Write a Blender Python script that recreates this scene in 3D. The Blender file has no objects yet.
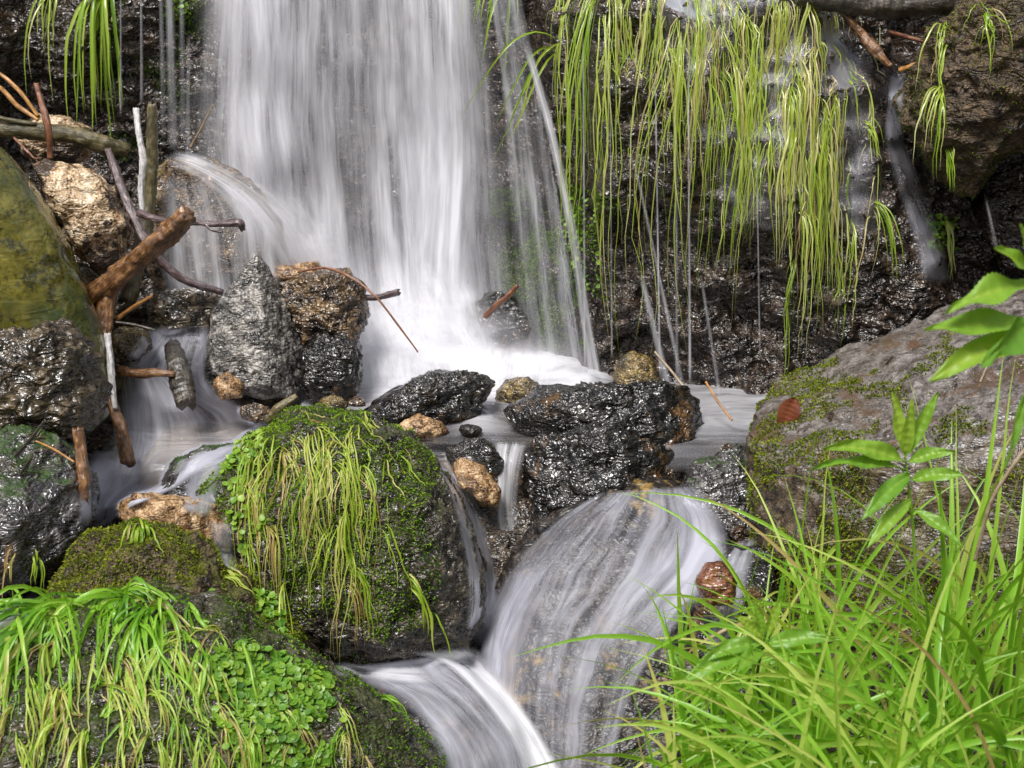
import bpy, math, random
import numpy as np
from mathutils import Vector, Matrix

random.seed(7)
RNG = np.random.default_rng(11)
R = math.radians
C = bpy.context.scene.collection
SC = bpy.context.scene

# ------------------------------------------------------------------ camera, light, exposure
CAM = np.array([0.0, 0.0, 1.10]); PITCH = R(15.0); FPX = 1422.0
cam_d = bpy.data.cameras.new('camera'); cam = bpy.data.objects.new('camera', cam_d); C.objects.link(cam)
cam.location = CAM; cam.rotation_euler = (R(90) - PITCH, 0, 0)
cam_d.sensor_width = 36; cam_d.lens = FPX * 36 / 1024; cam_d.clip_start = 0.05; cam_d.clip_end = 500
cam_d.dof.use_dof = True; cam_d.dof.focus_distance = 3.55; cam_d.dof.aperture_fstop = 7.0
SC.camera = cam

SUN_EL, SUN_DIR = R(60), np.array([-0.45, -0.80])
world = bpy.data.worlds.new('World'); SC.world = world; world.use_nodes = True
wn = world.node_tree; bg = wn.nodes['Background']
sky = wn.nodes.new('ShaderNodeTexSky'); sky.sky_type = 'NISHITA'; sky.sun_disc = False
sky.sun_elevation = SUN_EL; sky.sun_rotation = math.atan2(SUN_DIR[0], SUN_DIR[1])
sky.dust_density = 3.0; sky.air_density = 1.0
hs = wn.nodes.new('ShaderNodeHueSaturation'); hs.inputs['Saturation'].default_value = 0.45
wn.links.new(sky.outputs[0], hs.inputs['Color']); wn.links.new(hs.outputs[0], bg.inputs[0])
bg.inputs[1].default_value = 0.055
sun_d = bpy.data.lights.new('sun', 'SUN'); sun_d.energy = 1.5; sun_d.angle = R(20); sun_d.color = (1.0, 0.97, 0.93)
sun = bpy.data.objects.new('sun', sun_d); C.objects.link(sun)
sv = Vector((SUN_DIR[0] * math.cos(SUN_EL), SUN_DIR[1] * math.cos(SUN_EL), math.sin(SUN_EL) * 0.918))
sun.rotation_euler = sv.to_track_quat('Z', 'Y').to_euler(); sun.location = (-2, -3, 6)
SC.view_settings.view_transform = 'Standard'; SC.view_settings.look = 'None'
SC.view_settings.gamma = 1.0; SC.view_settings.use_curve_mapping = False
SC.view_settings.exposure = 1.55
SC.render.engine = 'CYCLES'
SC.cycles.use_denoising = True
SC.cycles.max_bounces = 8; SC.cycles.diffuse_bounces = 3; SC.cycles.glossy_bounces = 3
SC.cycles.transparent_max_bounces = 24; SC.cycles.transmission_bounces = 4
SC.cycles.sample_clamp_indirect = 4.0

# ------------------------------------------------------------------ helpers: picture <-> place
FW = np.array([0, math.cos(PITCH), -math.sin(PITCH)]); UP = np.array([0, math.sin(PITCH), math.cos(PITCH)])
def ray(px, py):
    px = np.asarray(px, float); py = np.asarray(py, float)
    return FW + np.stack([(px - 512) / FPX, 0 * px, 0 * px], -1) + ((384 - py) / FPX)[..., None] * UP
def P(px, py, Y):
    d = ray(px, py); Y = np.asarray(Y, float)
    return CAM + d * (Y / d[..., 1])[..., None]
def proj(p):
    q = np.asarray(p, float) - CAM; z = q @ FW
    return 512 + FPX * q[..., 0] / z, 384 - FPX * (q @ UP) / z
def in_poly(x, y, poly):
    inside = np.zeros(np.shape(x), bool); n = len(poly)
    for i in range(n):
        x0, y0 = poly[i]; x1, y1 = poly[(i + 1) % n]
        c = ((y0 > y) != (y1 > y)) & (x < (x1 - x0) * (y - y0) / (y1 - y0 + 1e-9) + x0)
        inside ^= c
    return inside
def sstep(a, b, x):
    t = np.clip((x - a) / (b - a), 0, 1); return t * t * (3 - 2 * t)

# ------------------------------------------------------------------ noise
_pr = np.random.default_rng(3); _perm = _pr.permutation(256); _perm = np.concatenate([_perm] * 3)
_g = _pr.normal(size=(256, 3)); _g /= np.linalg.norm(_g, axis=1)[:, None]
def noise3(p):
    i = np.floor(p).astype(int); f = p - i; i &= 255
    w = f * f * f * (f * (f * 6 - 15) + 10); out = 0
    for dx in (0, 1):
        a = _perm[i[:, 0] + dx]; wx = w[:, 0] if dx else 1 - w[:, 0]
        for dy in (0, 1):
            b = _perm[a + i[:, 1] + dy]; wy = w[:, 1] if dy else 1 - w[:, 1]
            for dz in (0, 1):
                c = _perm[b + i[:, 2] + dz] & 255; wz = w[:, 2] if dz else 1 - w[:, 2]
                g = _g[c]
                out = out + wx * wy * wz * (g[:, 0] * (f[:, 0] - dx) + g[:, 1] * (f[:, 1] - dy) + g[:, 2] * (f[:, 2] - dz))
    return out * 1.6
def fbm(p, octs=5, gain=0.5, lac=2.03, ridged=False):
    a, s, t = 1.0, 0, 0; p = p.copy()
    for k in range(octs):
        n = noise3(p)
        if ridged: n = 1 - 2 * np.abs(n)
        s = s + a * n; t += a; a *= gain; p = p * lac + 17.3
    return s / t

# ------------------------------------------------------------------ meshes and objects
def mesh(name, V, F, uv=None, attrs=None, smooth=True):
    """F: (n,3) or (n,4) int array, or a list of such arrays."""
    Fs = F if isinstance(F, list) else [F]
    me = bpy.data.meshes.new(name); V = np.asarray(V, np.float32)
    me.vertices.add(len(V)); me.vertices.foreach_set('co', V.ravel())
    loops = np.concatenate([f.ravel() for f in Fs]).astype(np.int32)
    tot = np.concatenate([np.full(len(f), f.shape[1]) for f in Fs]).astype(np.int32)
    st = np.concatenate([[0], np.cumsum(tot)[:-1]]).astype(np.int32)
    me.loops.add(len(loops)); me.loops.foreach_set('vertex_index', loops)
    me.polygons.add(len(tot)); me.polygons.foreach_set('loop_start', st); me.polygons.foreach_set('loop_total', tot)
    me.polygons.foreach_set('use_smooth', np.full(len(tot), smooth))
    me.update(calc_edges=True)
    if uv is not None:
        l = me.uv_layers.new(name='UVMap'); l.data.foreach_set('uv', np.asarray(uv, np.float32)[loops].ravel())
    for k, a in (attrs or {}).items():
        at = me.attributes.new(k, 'FLOAT', 'POINT'); at.data.foreach_set('value', np.asarray(a, np.float32))
    return me
def obj(name, me, mat, parent=None, loc=None):
    o = bpy.data.objects.new(name, me); C.objects.link(o)
    if mat: me.materials.append(mat)
    if loc is not None: o.location = loc
    if parent: o.parent = parent
    return o
def place(name, V, F, mat, parent=None, base=None, **k):
    """link world-space vertices as an object whose origin is at its own base"""
    V = np.asarray(V, float)
    if parent is not None: b = np.array(parent.location)
    elif base is not None: b = np.asarray(base)
    else: b = np.array([V[:, 0].mean(), V[:, 1].mean(), V[:, 2].min()])
    o = obj(name, mesh(name, V - b, F, **k), mat, parent)
    if parent is None: o.location = b
    return o
def tag(o, label=None, cat=None, group=None, kind=None):
    if label: o['label'] = label
    if cat: o['category'] = cat
    if group: o['group'] = group
    if kind: o['kind'] = kind
    return o
def empty(name, loc):
    o = bpy.data.objects.new(name, None); C.objects.link(o); o.location = loc; o.empty_display_size = 0.05
    return o
def grid_faces(nu, nv, wrap_u=False):
    i, j = np.meshgrid(np.arange(nu if wrap_u else nu - 1), np.arange(nv - 1), indexing='ij')
    i2 = (i + 1) % nu
    return np.stack([i * nv + j, i2 * nv + j, i2 * nv + j + 1, i * nv + j + 1], -1).reshape(-1, 4)
def crom(pts, n):
    """Catmull-Rom resample of a list of points to n samples"""
    p = np.asarray(pts, float); m = len(p)
    if m == 2:
        t = np.linspace(0, 1, n)[:, None]; return p[0] * (1 - t) + p[1] * t
    q = np.vstack([2 * p[0] - p[1], p, 2 * p[-1] - p[-2]])
    s = np.linspace(0, m - 1, n); k = np.minimum(s.astype(int), m - 2); t = (s - k)[:, None]
    a, b, c, d = q[k], q[k + 1], q[k + 2], q[k + 3]
    return 0.5 * (2 * b + (c - a) * t + (2 * a - 5 * b + 4 * c - d) * t ** 2 + (3 * b - a - 3 * c + d) * t ** 3)

# ------------------------------------------------------------------ materials
class NT:
    def __init__(s, name):
        s.m = bpy.data.materials.new(name); s.m.use_nodes = True; s.t = s.m.node_tree; s.t.nodes.clear()
        s.out = s.t.nodes.new('ShaderNodeOutputMaterial')
    def n(s, typ, **k):
        x = s.t.nodes.new('ShaderNode' + typ)
        ins = k.pop('ins', {})
        for a, v in k.items(): setattr(x, a, v)
        for a, v in ins.items(): s.set(x.inputs[a], v)
        return x
    def set(s, inp, v):
        if hasattr(v, 'is_output'): s.t.links.new(v, inp)
        else: inp.default_value = v
    def noise(s, vec, scale, detail=4, rough=0.55, dist=0.0):
        x = s.n('TexNoise', ins={'Vector': vec, 'Scale': scale, 'Detail': detail, 'Roughness': rough, 'Distortion': dist}); return x.outputs[0]
    def math(s, op, a, b=0.0, clamp=False):
        x = s.n('Math', operation=op, use_clamp=clamp); s.set(x.inputs[0], a); s.set(x.inputs[1], b); return x.outputs[0]
    def mr(s, v, a, b, c=0.0, d=1.0, smooth=True):
        x = s.n('MapRange', interpolation_type='SMOOTHSTEP' if smooth else 'LINEAR')
        for k, w in zip(range(5), (v, a, b, c, d)): s.set(x.inputs[k], w)
        return x.outputs[0]
    def mix(s, f, a, b, blend='MIX'):
        x = s.n('Mix', data_type='RGBA', blend_type=blend)
        s.set(x.inputs[0], f); s.set(x.inputs[6], a if hasattr(a, 'is_output') else (*a, 1)[:4]); s.set(x.inputs[7], b if hasattr(b, 'is_output') else (*b, 1)[:4])
        return x.outputs[2]
    def ramp(s, f, stops):
        x = s.n('ValToRGB'); e = x.color_ramp.elements
        while len(e) < len(stops): e.new(0.5)
        for el, (p, c) in zip(e, stops): el.position = p; el.color = (*c, 1) if len(c) == 3 else c
        s.set(x.inputs[0], f); return x.outputs[0]
    def attr(s, name): return s.n('Attribute', attribute_name=name).outputs['Fac']
    def bump(s, h, strength, dist, normal=None):
        x = s.n('Bump', ins={'Height': h, 'Strength': strength, 'Distance': dist})
        if normal is not None: s.set(x.inputs['Normal'], normal)
        return x.outputs[0]
    def done(s, sh): s.t.links.new(sh, s.out.inputs[0]); return s.m

MATS = {}
def rock_mat(name, cols, patch=None, scale=1.0, rough=(0.12, 0.45), bump=1.0, coat=0.6, moss=None, speck=0.35, stain=None, crack=0.5, side=None):
    """cols: dark, mid, light; patch: (colour, lo, hi) of a large-scale noise; moss: (colour, amount 0-1, up-facing weight)"""
    N = NT(name); tc = N.n('TexCoord').outputs['Object']
    big = N.noise(tc, 5 * scale, 5, 0.6); mid = N.noise(tc, 26 * scale, 6, 0.62, 0.6); fine = N.noise(tc, 150 * scale, 3, 0.6)
    vor = N.n('TexVoronoi', feature='F1', ins={'Vector': tc, 'Scale': 75 * scale, 'Randomness': 1.0}).outputs['Distance']
    blend = N.math('ADD', N.math('MULTIPLY', mid, 0.62), N.math('MULTIPLY', fine, 0.38))
    col = N.ramp(blend, [(0.41, cols[0]), (0.5, cols[1]), (0.61, cols[2])])
    if patch: col = N.mix(N.mr(N.math('ADD', big, N.math('MULTIPLY', N.math('SUBTRACT', mid, 0.5), 0.5)), patch[1], patch[2]), col, patch[0])
    if stain:
        st = N.noise(N.n('Mapping', ins={'Vector': tc, 'Location': (3.1, 7.2, 1.3)}).outputs[0], 9 * scale, 6, 0.65)
        col = N.mix(N.mr(st, stain[1], stain[2]), col, stain[0])
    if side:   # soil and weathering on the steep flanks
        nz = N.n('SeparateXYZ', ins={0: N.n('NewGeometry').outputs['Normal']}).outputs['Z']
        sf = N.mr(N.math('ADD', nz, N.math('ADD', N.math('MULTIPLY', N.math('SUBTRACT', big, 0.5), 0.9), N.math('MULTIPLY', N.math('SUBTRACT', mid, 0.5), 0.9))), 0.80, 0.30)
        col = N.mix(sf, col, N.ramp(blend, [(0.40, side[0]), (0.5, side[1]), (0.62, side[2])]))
    if speck: col = N.mix(N.mr(N.noise(tc, 320 * scale, 2, 0.5), 0.62, 0.72, 0, speck), col, tuple(min(1, c * 2.5 + 0.05) for c in cols[2]))
    mossf = None
    if moss:
        up = N.n('SeparateXYZ', ins={0: N.n('NewGeometry').outputs['Normal']}).outputs['Z']
        mv = N.math('ADD', N.math('ADD', N.math('MULTIPLY', big, 0.8), N.math('MULTIPLY', mid, 0.5)), N.math('MULTIPLY', up, moss[2]))
        mossf = N.mr(mv, 0.95 - moss[1] * 0.6, 1.12 - moss[1] * 0.6)
        mc = N.ramp(fine, [(0.3, tuple(c * 0.3 for c in moss[0])), (0.55, moss[0]), (0.75, (moss[0][0] * 2.0, moss[0][1] * 1.7, moss[0][2] * 1.2))])
        col = N.mix(mossf, col, mc)
    r = N.mr(mid, 0.3, 0.7, rough[0], rough[1])
    rid = N.math('ABSOLUTE', N.math('SUBTRACT', N.noise(tc, 46 * scale, 1.5, 0.5, 0.9), 0.5))
    sq = N.n('Mapping', ins={'Vector': tc, 'Rotation': (0.2, 0.35, 0.1), 'Scale': (1, 1, 2.6)}).outputs[0]
    rid2 = N.math('ABSOLUTE', N.math('SUBTRACT', N.noise(sq, 17 * scale, 2, 0.55, 1.2), 0.5))
    calm = N.mr(N.noise(N.n('Mapping', ins={'Vector': tc, 'Location': (9.1, 2.2, 5.3)}).outputs[0], 11 * scale, 3, 0.6), 0.40, 0.62, 0.15, 1.0)
    sm = N.math('ADD', N.math('MULTIPLY', vor, 0.35 * crack), N.math('MULTIPLY', rid, 0.75))
    h = N.math('ADD', N.math('ADD', N.noise(tc, 24 * scale, 2, 0.5, 0.5), N.math('MULTIPLY', sm, calm)), N.math('MULTIPLY', rid2, -1.1))
    b1 = N.bump(h, 1.0, 0.021 * bump / scale)
    b2 = N.bump(fine, min(1, 0.8 * bump), 0.0018 * bump / scale, b1)
    bs = N.n('BsdfPrincipled', ins={'Base Color': col, 'Normal': b2, 'Coat Weight': coat, 'Coat Roughness': 0.16, 'Coat IOR': 1.5, 'Coat Normal': b1})
    if mossf is not None:
        N.set(bs.inputs['Roughness'], N.math('ADD', r, N.math('MULTIPLY', mossf, 0.4)))
        N.set(bs.inputs['Coat Weight'], N.math('MULTIPLY', N.math('SUBTRACT', 1.0, mossf, True), coat))
    else: N.set(bs.inputs['Roughness'], r)
    MATS[name] = N.done(bs.outputs[0]); return MATS[name]

rock_mat('cliff_stone', [(0.003, 0.0018, 0.001), (0.020, 0.011, 0.006), (0.085, 0.054, 0.034)], patch=((0.022, 0.014, 0.007), 0.55, 0.7), bump=1.1, coat=0.75, rough=(0.15, 0.45), moss=((0.035, 0.06, 0.008), 0.3, -0.1), stain=((0.06, 0.028, 0.008), 0.6, 0.72))
rock_mat('black_stone', [(0.003, 0.0025, 0.002), (0.009, 0.008, 0.007), (0.05, 0.042, 0.034)], patch=((0.10, 0.05, 0.014), 0.54, 0.66), bump=0.85, crack=0.3, coat=0.6, rough=(0.06, 0.2), speck=0.0)
rock_mat('granite', [(0.012, 0.011, 0.010), (0.16, 0.145, 0.13), (0.55, 0.51, 0.46)], bump=0.8, coat=0.4, rough=(0.2, 0.55), moss=((0.07, 0.07, 0.012), 0.1, 0.1), speck=0.5)
rock_mat('brown_stone', [(0.010, 0.006, 0.004), (0.075, 0.045, 0.022), (0.30, 0.19, 0.09)], patch=((0.16, 0.09, 0.03), 0.52, 0.66), bump=1.1, coat=0.8, rough=(0.12, 0.45), moss=((0.06, 0.07, 0.01), 0.25, 0.15))
rock_mat('quartz', [(0.10, 0.05, 0.02), (0.48, 0.33, 0.18), (0.80, 0.70, 0.54)], scale=1.1, patch=((0.05, 0.03, 0.015), 0.50, 0.53), bump=0.7, coat=0.15, rough=(0.25, 0.55))
rock_mat('amber_stone', [(0.04, 0.018, 0.007), (0.26, 0.135, 0.05), (0.60, 0.43, 0.25)], bump=0.6, scale=1.5, coat=0.15, rough=(0.35, 0.6), patch=((0.06, 0.03, 0.012), 0.60, 0.66))
rock_mat('yellow_stone', [(0.015, 0.01, 0.004), (0.13, 0.08, 0.02), (0.45, 0.33, 0.12)], bump=1.0, scale=1.7, coat=0.8, patch=((0.025, 0.022, 0.01), 0.48, 0.58))
rock_mat('red_stone', [(0.03, 0.01, 0.006), (0.16, 0.05, 0.022), (0.32, 0.15, 0.08)], bump=0.7, coat=0.9)
rock_mat('olive_stone', [(0.03, 0.03, 0.004), (0.13, 0.115, 0.012), (0.22, 0.19, 0.03)], patch=((0.035, 0.05, 0.010), 0.45, 0.62), scale=0.55, bump=0.10, coat=0.7, rough=(0.08, 0.35), speck=0.1, stain=((0.26, 0.25, 0.20), 0.62, 0.70), crack=0.1)
rock_mat('dark_ribbed_stone', [(0.01, 0.008, 0.005), (0.045, 0.032, 0.018), (0.14, 0.10, 0.05)], bump=0.8, scale=0.8, coat=0.8, rough=(0.15, 0.45), moss=((0.05, 0.055, 0.01), 0.25, 0.1))
rock_mat('slab_stone', [(0.009, 0.008, 0.009), (0.045, 0.04, 0.04), (0.17, 0.155, 0.15)], patch=((0.09, 0.045, 0.02), 0.53, 0.64), bump=0.8, coat=1.0, rough=(0.1, 0.35), moss=((0.03, 0.06, 0.012), 0.2, 0.35))
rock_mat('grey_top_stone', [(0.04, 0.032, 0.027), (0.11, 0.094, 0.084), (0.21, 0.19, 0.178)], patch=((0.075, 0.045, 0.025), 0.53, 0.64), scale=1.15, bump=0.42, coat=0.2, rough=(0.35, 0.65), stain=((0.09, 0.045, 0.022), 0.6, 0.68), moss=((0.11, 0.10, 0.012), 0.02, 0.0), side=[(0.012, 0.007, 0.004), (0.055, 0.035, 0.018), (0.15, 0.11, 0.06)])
rock_mat('mossy_stone', [(0.01, 0.008, 0.006), (0.04, 0.033, 0.022), (0.13, 0.10, 0.07)], bump=1.2, coat=0.7, rough=(0.15, 0.5), moss=((0.035, 0.045, 0.007), 0.22, 0.3))
rock_mat('earthy_moss_stone', [(0.018, 0.011, 0.007), (0.065, 0.042, 0.022), (0.15, 0.10, 0.055)], bump=1.3, coat=0.1, rough=(0.5, 0.85), moss=((0.08, 0.085, 0.010), 0.25, 0.25))
rock_mat('stream_stone', [(0.003, 0.0025, 0.002), (0.013, 0.010, 0.008), (0.06, 0.042, 0.03)], patch=((0.26, 0.16, 0.035), 0.58, 0.70), bump=0.6, coat=0.1, rough=(0.35, 0.55), speck=0.1)
rock_mat('stream_bed', [(0.006, 0.004, 0.003), (0.03, 0.02, 0.012), (0.11, 0.075, 0.04)], bump=0.8, scale=1.4, coat=0.4, moss=((0.05, 0.055, 0.01), 0.15, 0.1))

def wood_mat(name, cols, wet=0.5, scale=1.0):
    N = NT(name); tc = N.n('UVMap').outputs[0]; ob = N.n('TexCoord').outputs['Object']
    mp = N.n('Mapping', ins={'Vector': tc, 'Scale': (30 * scale, 260 * scale, 1)}).outputs[0]
    g = N.noise(mp, 1.0, 6, 0.65, 0.8); b = N.noise(ob, 35, 5, 0.6)
    f = N.math('ADD', N.math('MULTIPLY', g, 0.55), N.math('MULTIPLY', b, 0.45))
    col = N.ramp(f, [(0.36, cols[0]), (0.5, cols[1]), (0.64, cols[2])])
    bm = N.bump(f, 0.9, 0.006)
    bs = N.n('BsdfPrincipled', ins={'Base Color': col, 'Roughness': 0.4, 'Normal': bm, 'Coat Weight': wet, 'Coat Roughness': 0.15, 'Coat Normal': bm})
    MATS[name] = N.done(bs.outputs[0])
wood_mat('amber_wood', [(0.02, 0.009, 0.004), (0.15, 0.065, 0.022), (0.46, 0.25, 0.10)])
wood_mat('dark_wood', [(0.008, 0.006, 0.004), (0.035, 0.026, 0.016), (0.11, 0.085, 0.055)], 0.9)
wood_mat('purple_bark', [(0.015, 0.008, 0.008), (0.07, 0.038, 0.038), (0.24, 0.18, 0.18)], 1.0)
wood_mat('bleached_wood', [(0.22, 0.20, 0.18), (0.55, 0.53, 0.52), (0.78, 0.77, 0.78)], 0.4)
wood_mat('red_twig', [(0.05, 0.016, 0.008), (0.20, 0.07, 0.03), (0.36, 0.17, 0.08)])
wood_mat('orange_twig', [(0.12, 0.05, 0.01), (0.42, 0.19, 0.04), (0.6, 0.32, 0.10)])
wood_mat('mossy_wood', [(0.015, 0.012, 0.004), (0.08, 0.065, 0.015), (0.28, 0.21, 0.10)], 0.6)
wood_mat('pale_twig', [(0.12, 0.08, 0.05), (0.34, 0.25, 0.16), (0.5, 0.42, 0.30)], 0.3)

def leaf_mat(name, ramp, rough=0.35, trans=0.45, spec=0.5):
    """colour from the blade's own 'tint' attribute (fresh to dry)"""
    N = NT(name); t = N.attr('tint')
    ob = N.n('TexCoord').outputs['Object']
    t2 = N.math('ADD', t, N.math('MULTIPLY', N.math('SUBTRACT', N.noise(ob, 60, 3), 0.5), 0.18))
    col = N.ramp(t2, ramp)
    bs = N.n('BsdfPrincipled', ins={'Base Color': col, 'Roughness': rough, 'Specular IOR Level': spec})
    tr = N.n('BsdfTranslucent', ins={'Color': N.mix(1.0, col, (1.25, 1.15, 0.5), 'MULTIPLY')})
    mx = N.n('MixShader', ins={0: trans, 1: bs.outputs[0], 2: tr.outputs[0]})
    MATS[name] = N.done(mx.outputs[0])
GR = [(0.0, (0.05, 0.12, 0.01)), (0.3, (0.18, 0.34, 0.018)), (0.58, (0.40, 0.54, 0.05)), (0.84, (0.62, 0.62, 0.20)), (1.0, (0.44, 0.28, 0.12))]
leaf_mat('grass_blade', GR)
leaf_mat('wet_grass_blade', [(0.0, (0.07, 0.16, 0.012)), (0.3, (0.26, 0.44, 0.02)), (0.6, (0.46, 0.58, 0.08)), (0.85, (0.66, 0.66, 0.32)), (1.0, (0.42, 0.28, 0.13))], rough=0.22, spec=0.8)
leaf_mat('fresh_grass_blade', [(0.0, (0.05, 0.17, 0.02)), (0.3, (0.18, 0.41, 0.03)), (0.6, (0.33, 0.60, 0.06)), (0.85, (0.60, 0.68, 0.18)), (1.0, (0.48, 0.34, 0.16))], rough=0.3, trans=0.5)
leaf_mat('broad_leaf', [(0.0, (0.05, 0.14, 0.02)), (0.4, (0.13, 0.30, 0.03)), (0.8, (0.24, 0.42, 0.04)), (1.0, (0.34, 0.48, 0.06))], rough=0.4, trans=0.4)
leaf_mat('moss_frond', [(0.0, (0.015, 0.025, 0.003)), (0.4, (0.08, 0.12, 0.008)), (0.75, (0.20, 0.25, 0.015)), (1.0, (0.34, 0.33, 0.03))], rough=0.6, trans=0.3, spec=0.2)
leaf_mat('green_moss_frond', [(0.0, (0.01, 0.03, 0.003)), (0.4, (0.05, 0.12, 0.006)), (0.75, (0.14, 0.26, 0.012)), (1.0, (0.26, 0.40, 0.02))], rough=0.5, trans=0.35, spec=0.3)
leaf_mat('dry_leaf', [(0.0, (0.12, 0.03, 0.012)), (1.0, (0.30, 0.09, 0.04))], rough=0.4, trans=0.2)

def water_mat(name, su=1.0, sv=1.0, lo=0.36, hi=0.64, white=(0.86, 0.86, 0.90), film=1.0, rip=0.006, tint=None, warp=0.0, gl_rough=0.2):
    """moving water: clear film with reflections, aerated white strands drawn out along the flow (UV in metres)"""
    N = NT(name); uv0 = N.n('UVMap').outputs[0]
    wv = N.n('TexNoise', ins={'Vector': uv0, 'Scale': 7.0, 'Detail': 2.0}).outputs['Color']
    uv = N.n('VectorMath', operation='ADD', ins={0: uv0, 1: N.n('VectorMath', operation='MULTIPLY', ins={0: wv, 1: (warp, warp, 0)}).outputs[0]}).outputs[0]
    def st(a, b, d=3, off=0.0):
        return N.noise(N.n('Mapping', ins={'Vector': uv, 'Scale': (a * su, b * sv, 1), 'Location': (off, off * 0.7, off)}).outputs[0], 1.0, d, 0.6, 0.25)
    a = st(16, 1.6, 3); b = st(62, 2.6, 4, 5.0); c = st(190, 7, 3, 9.0); big = st(6, 2.2, 3, 2.0)
    s = N.math('ADD', N.math('ADD', N.math('MULTIPLY', a, 0.32), N.math('MULTIPLY', b, 0.24)), N.math('ADD', N.math('MULTIPLY', c, 0.10), N.math('MULTIPLY', big, 0.34)))
    s = N.mr(s, lo, hi, 0, 1, False)
    dens = N.attr('dens'); foam = N.attr('foam'); fl = N.attr('film')
    alpha = N.math('ADD', N.math('MULTIPLY', N.math('MULTIPLY', s, dens), N.math('ADD', 1.0, foam)), N.math('MULTIPLY', foam, 0.65), True)
    nb = N.bump(N.math('ADD', N.math('MULTIPLY', a, 1.0), N.math('MULTIPLY', b, 0.5)), 1.0, rip)
    df = N.n('BsdfDiffuse', ins={'Color': (*white, 1), 'Normal': nb}); tl = N.n('BsdfTranslucent', ins={'Color': (*white, 1)})
    body = N.n('MixShader', ins={0: 0.35, 1: df.outputs[0], 2: tl.outputs[0]})
    tr = N.n('BsdfTransparent', ins={'Color': (*(tint or (1, 1, 1)), 1)})
    gl = N.n('BsdfGlossy', ins={'Color': (0.95, 0.96, 1, 1), 'Roughness': gl_rough, 'Normal': nb})
    fr = N.n('Fresnel', ins={'IOR': 1.33, 'Normal': nb})
    fm = N.n('MixShader', ins={0: N.math('MULTIPLY', N.math('MULTIPLY', fr.outputs[0], fl), film, True), 1: tr.outputs[0], 2: gl.outputs[0]})
    mx = N.n('MixShader', ins={0: alpha, 1: fm.outputs[0], 2: body.outputs[0]})
    MATS[name] = N.done(mx.outputs[0])
water_mat('falling_water', warp=0.012, lo=0.41, hi=0.70, white=(0.82, 0.82, 0.87))
water_mat('sliding_water', lo=0.40, hi=0.76, film=0.6, rip=0.006, white=(0.56, 0.56, 0.64), warp=0.05, gl_rough=0.32)
water_mat('pool_water', su=0.5, sv=2.5, lo=0.42, hi=0.72, white=(0.78, 0.78, 0.83), film=1.2, tint=(0.86, 0.80, 0.70), rip=0.008)

water_mat('splash_water', su=0.45, sv=3.0, lo=0.42, hi=0.70, white=(0.84, 0.84, 0.88), film=0.0)

# ------------------------------------------------------------------ rocks
_ico = {}
def ico(sub):
    if sub not in _ico:
        import bmesh
        bm = bmesh.new(); bmesh.ops.create_icosphere(bm, subdivisions=sub, radius=1.0)
        V = np.array([v.co[:] for v in bm.verts]); F = np.array([[v.index for v in f.verts] for f in bm.faces]); bm.free()
        _ico[sub] = (V, F)
    return _ico[sub]
def radial(poly, c, th):
    """distance from c to the outline in direction th (outline star-shaped round c)"""
    q = np.asarray(poly, float) - c
    q = q[np.argsort(np.arctan2(-q[:, 1], q[:, 0]))]
    a = np.arctan2(-q[:, 1], q[:, 0]); n = len(q); out = np.zeros(len(th))
    dx, dy = np.cos(th), -np.sin(th)
    best = np.zeros(len(th))
    for i in range(n):
        p0, p1 = q[i], q[(i + 1) % n]; e = p1 - p0
        den = dx * e[1] - dy * e[0]; den = np.where(np.abs(den) < 1e-9, 1e-9, den)
        t = (p0[0] * e[1] - p0[1] * e[0]) / den
        s = (p0[0] * dy - p0[1] * dx) / den
        ok = (t > 0) & (s >= -1e-6) & (s <= 1 + 1e-6)
        best = np.maximum(best, np.where(ok, t, 0))
    return best
ROCKS = []
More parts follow.
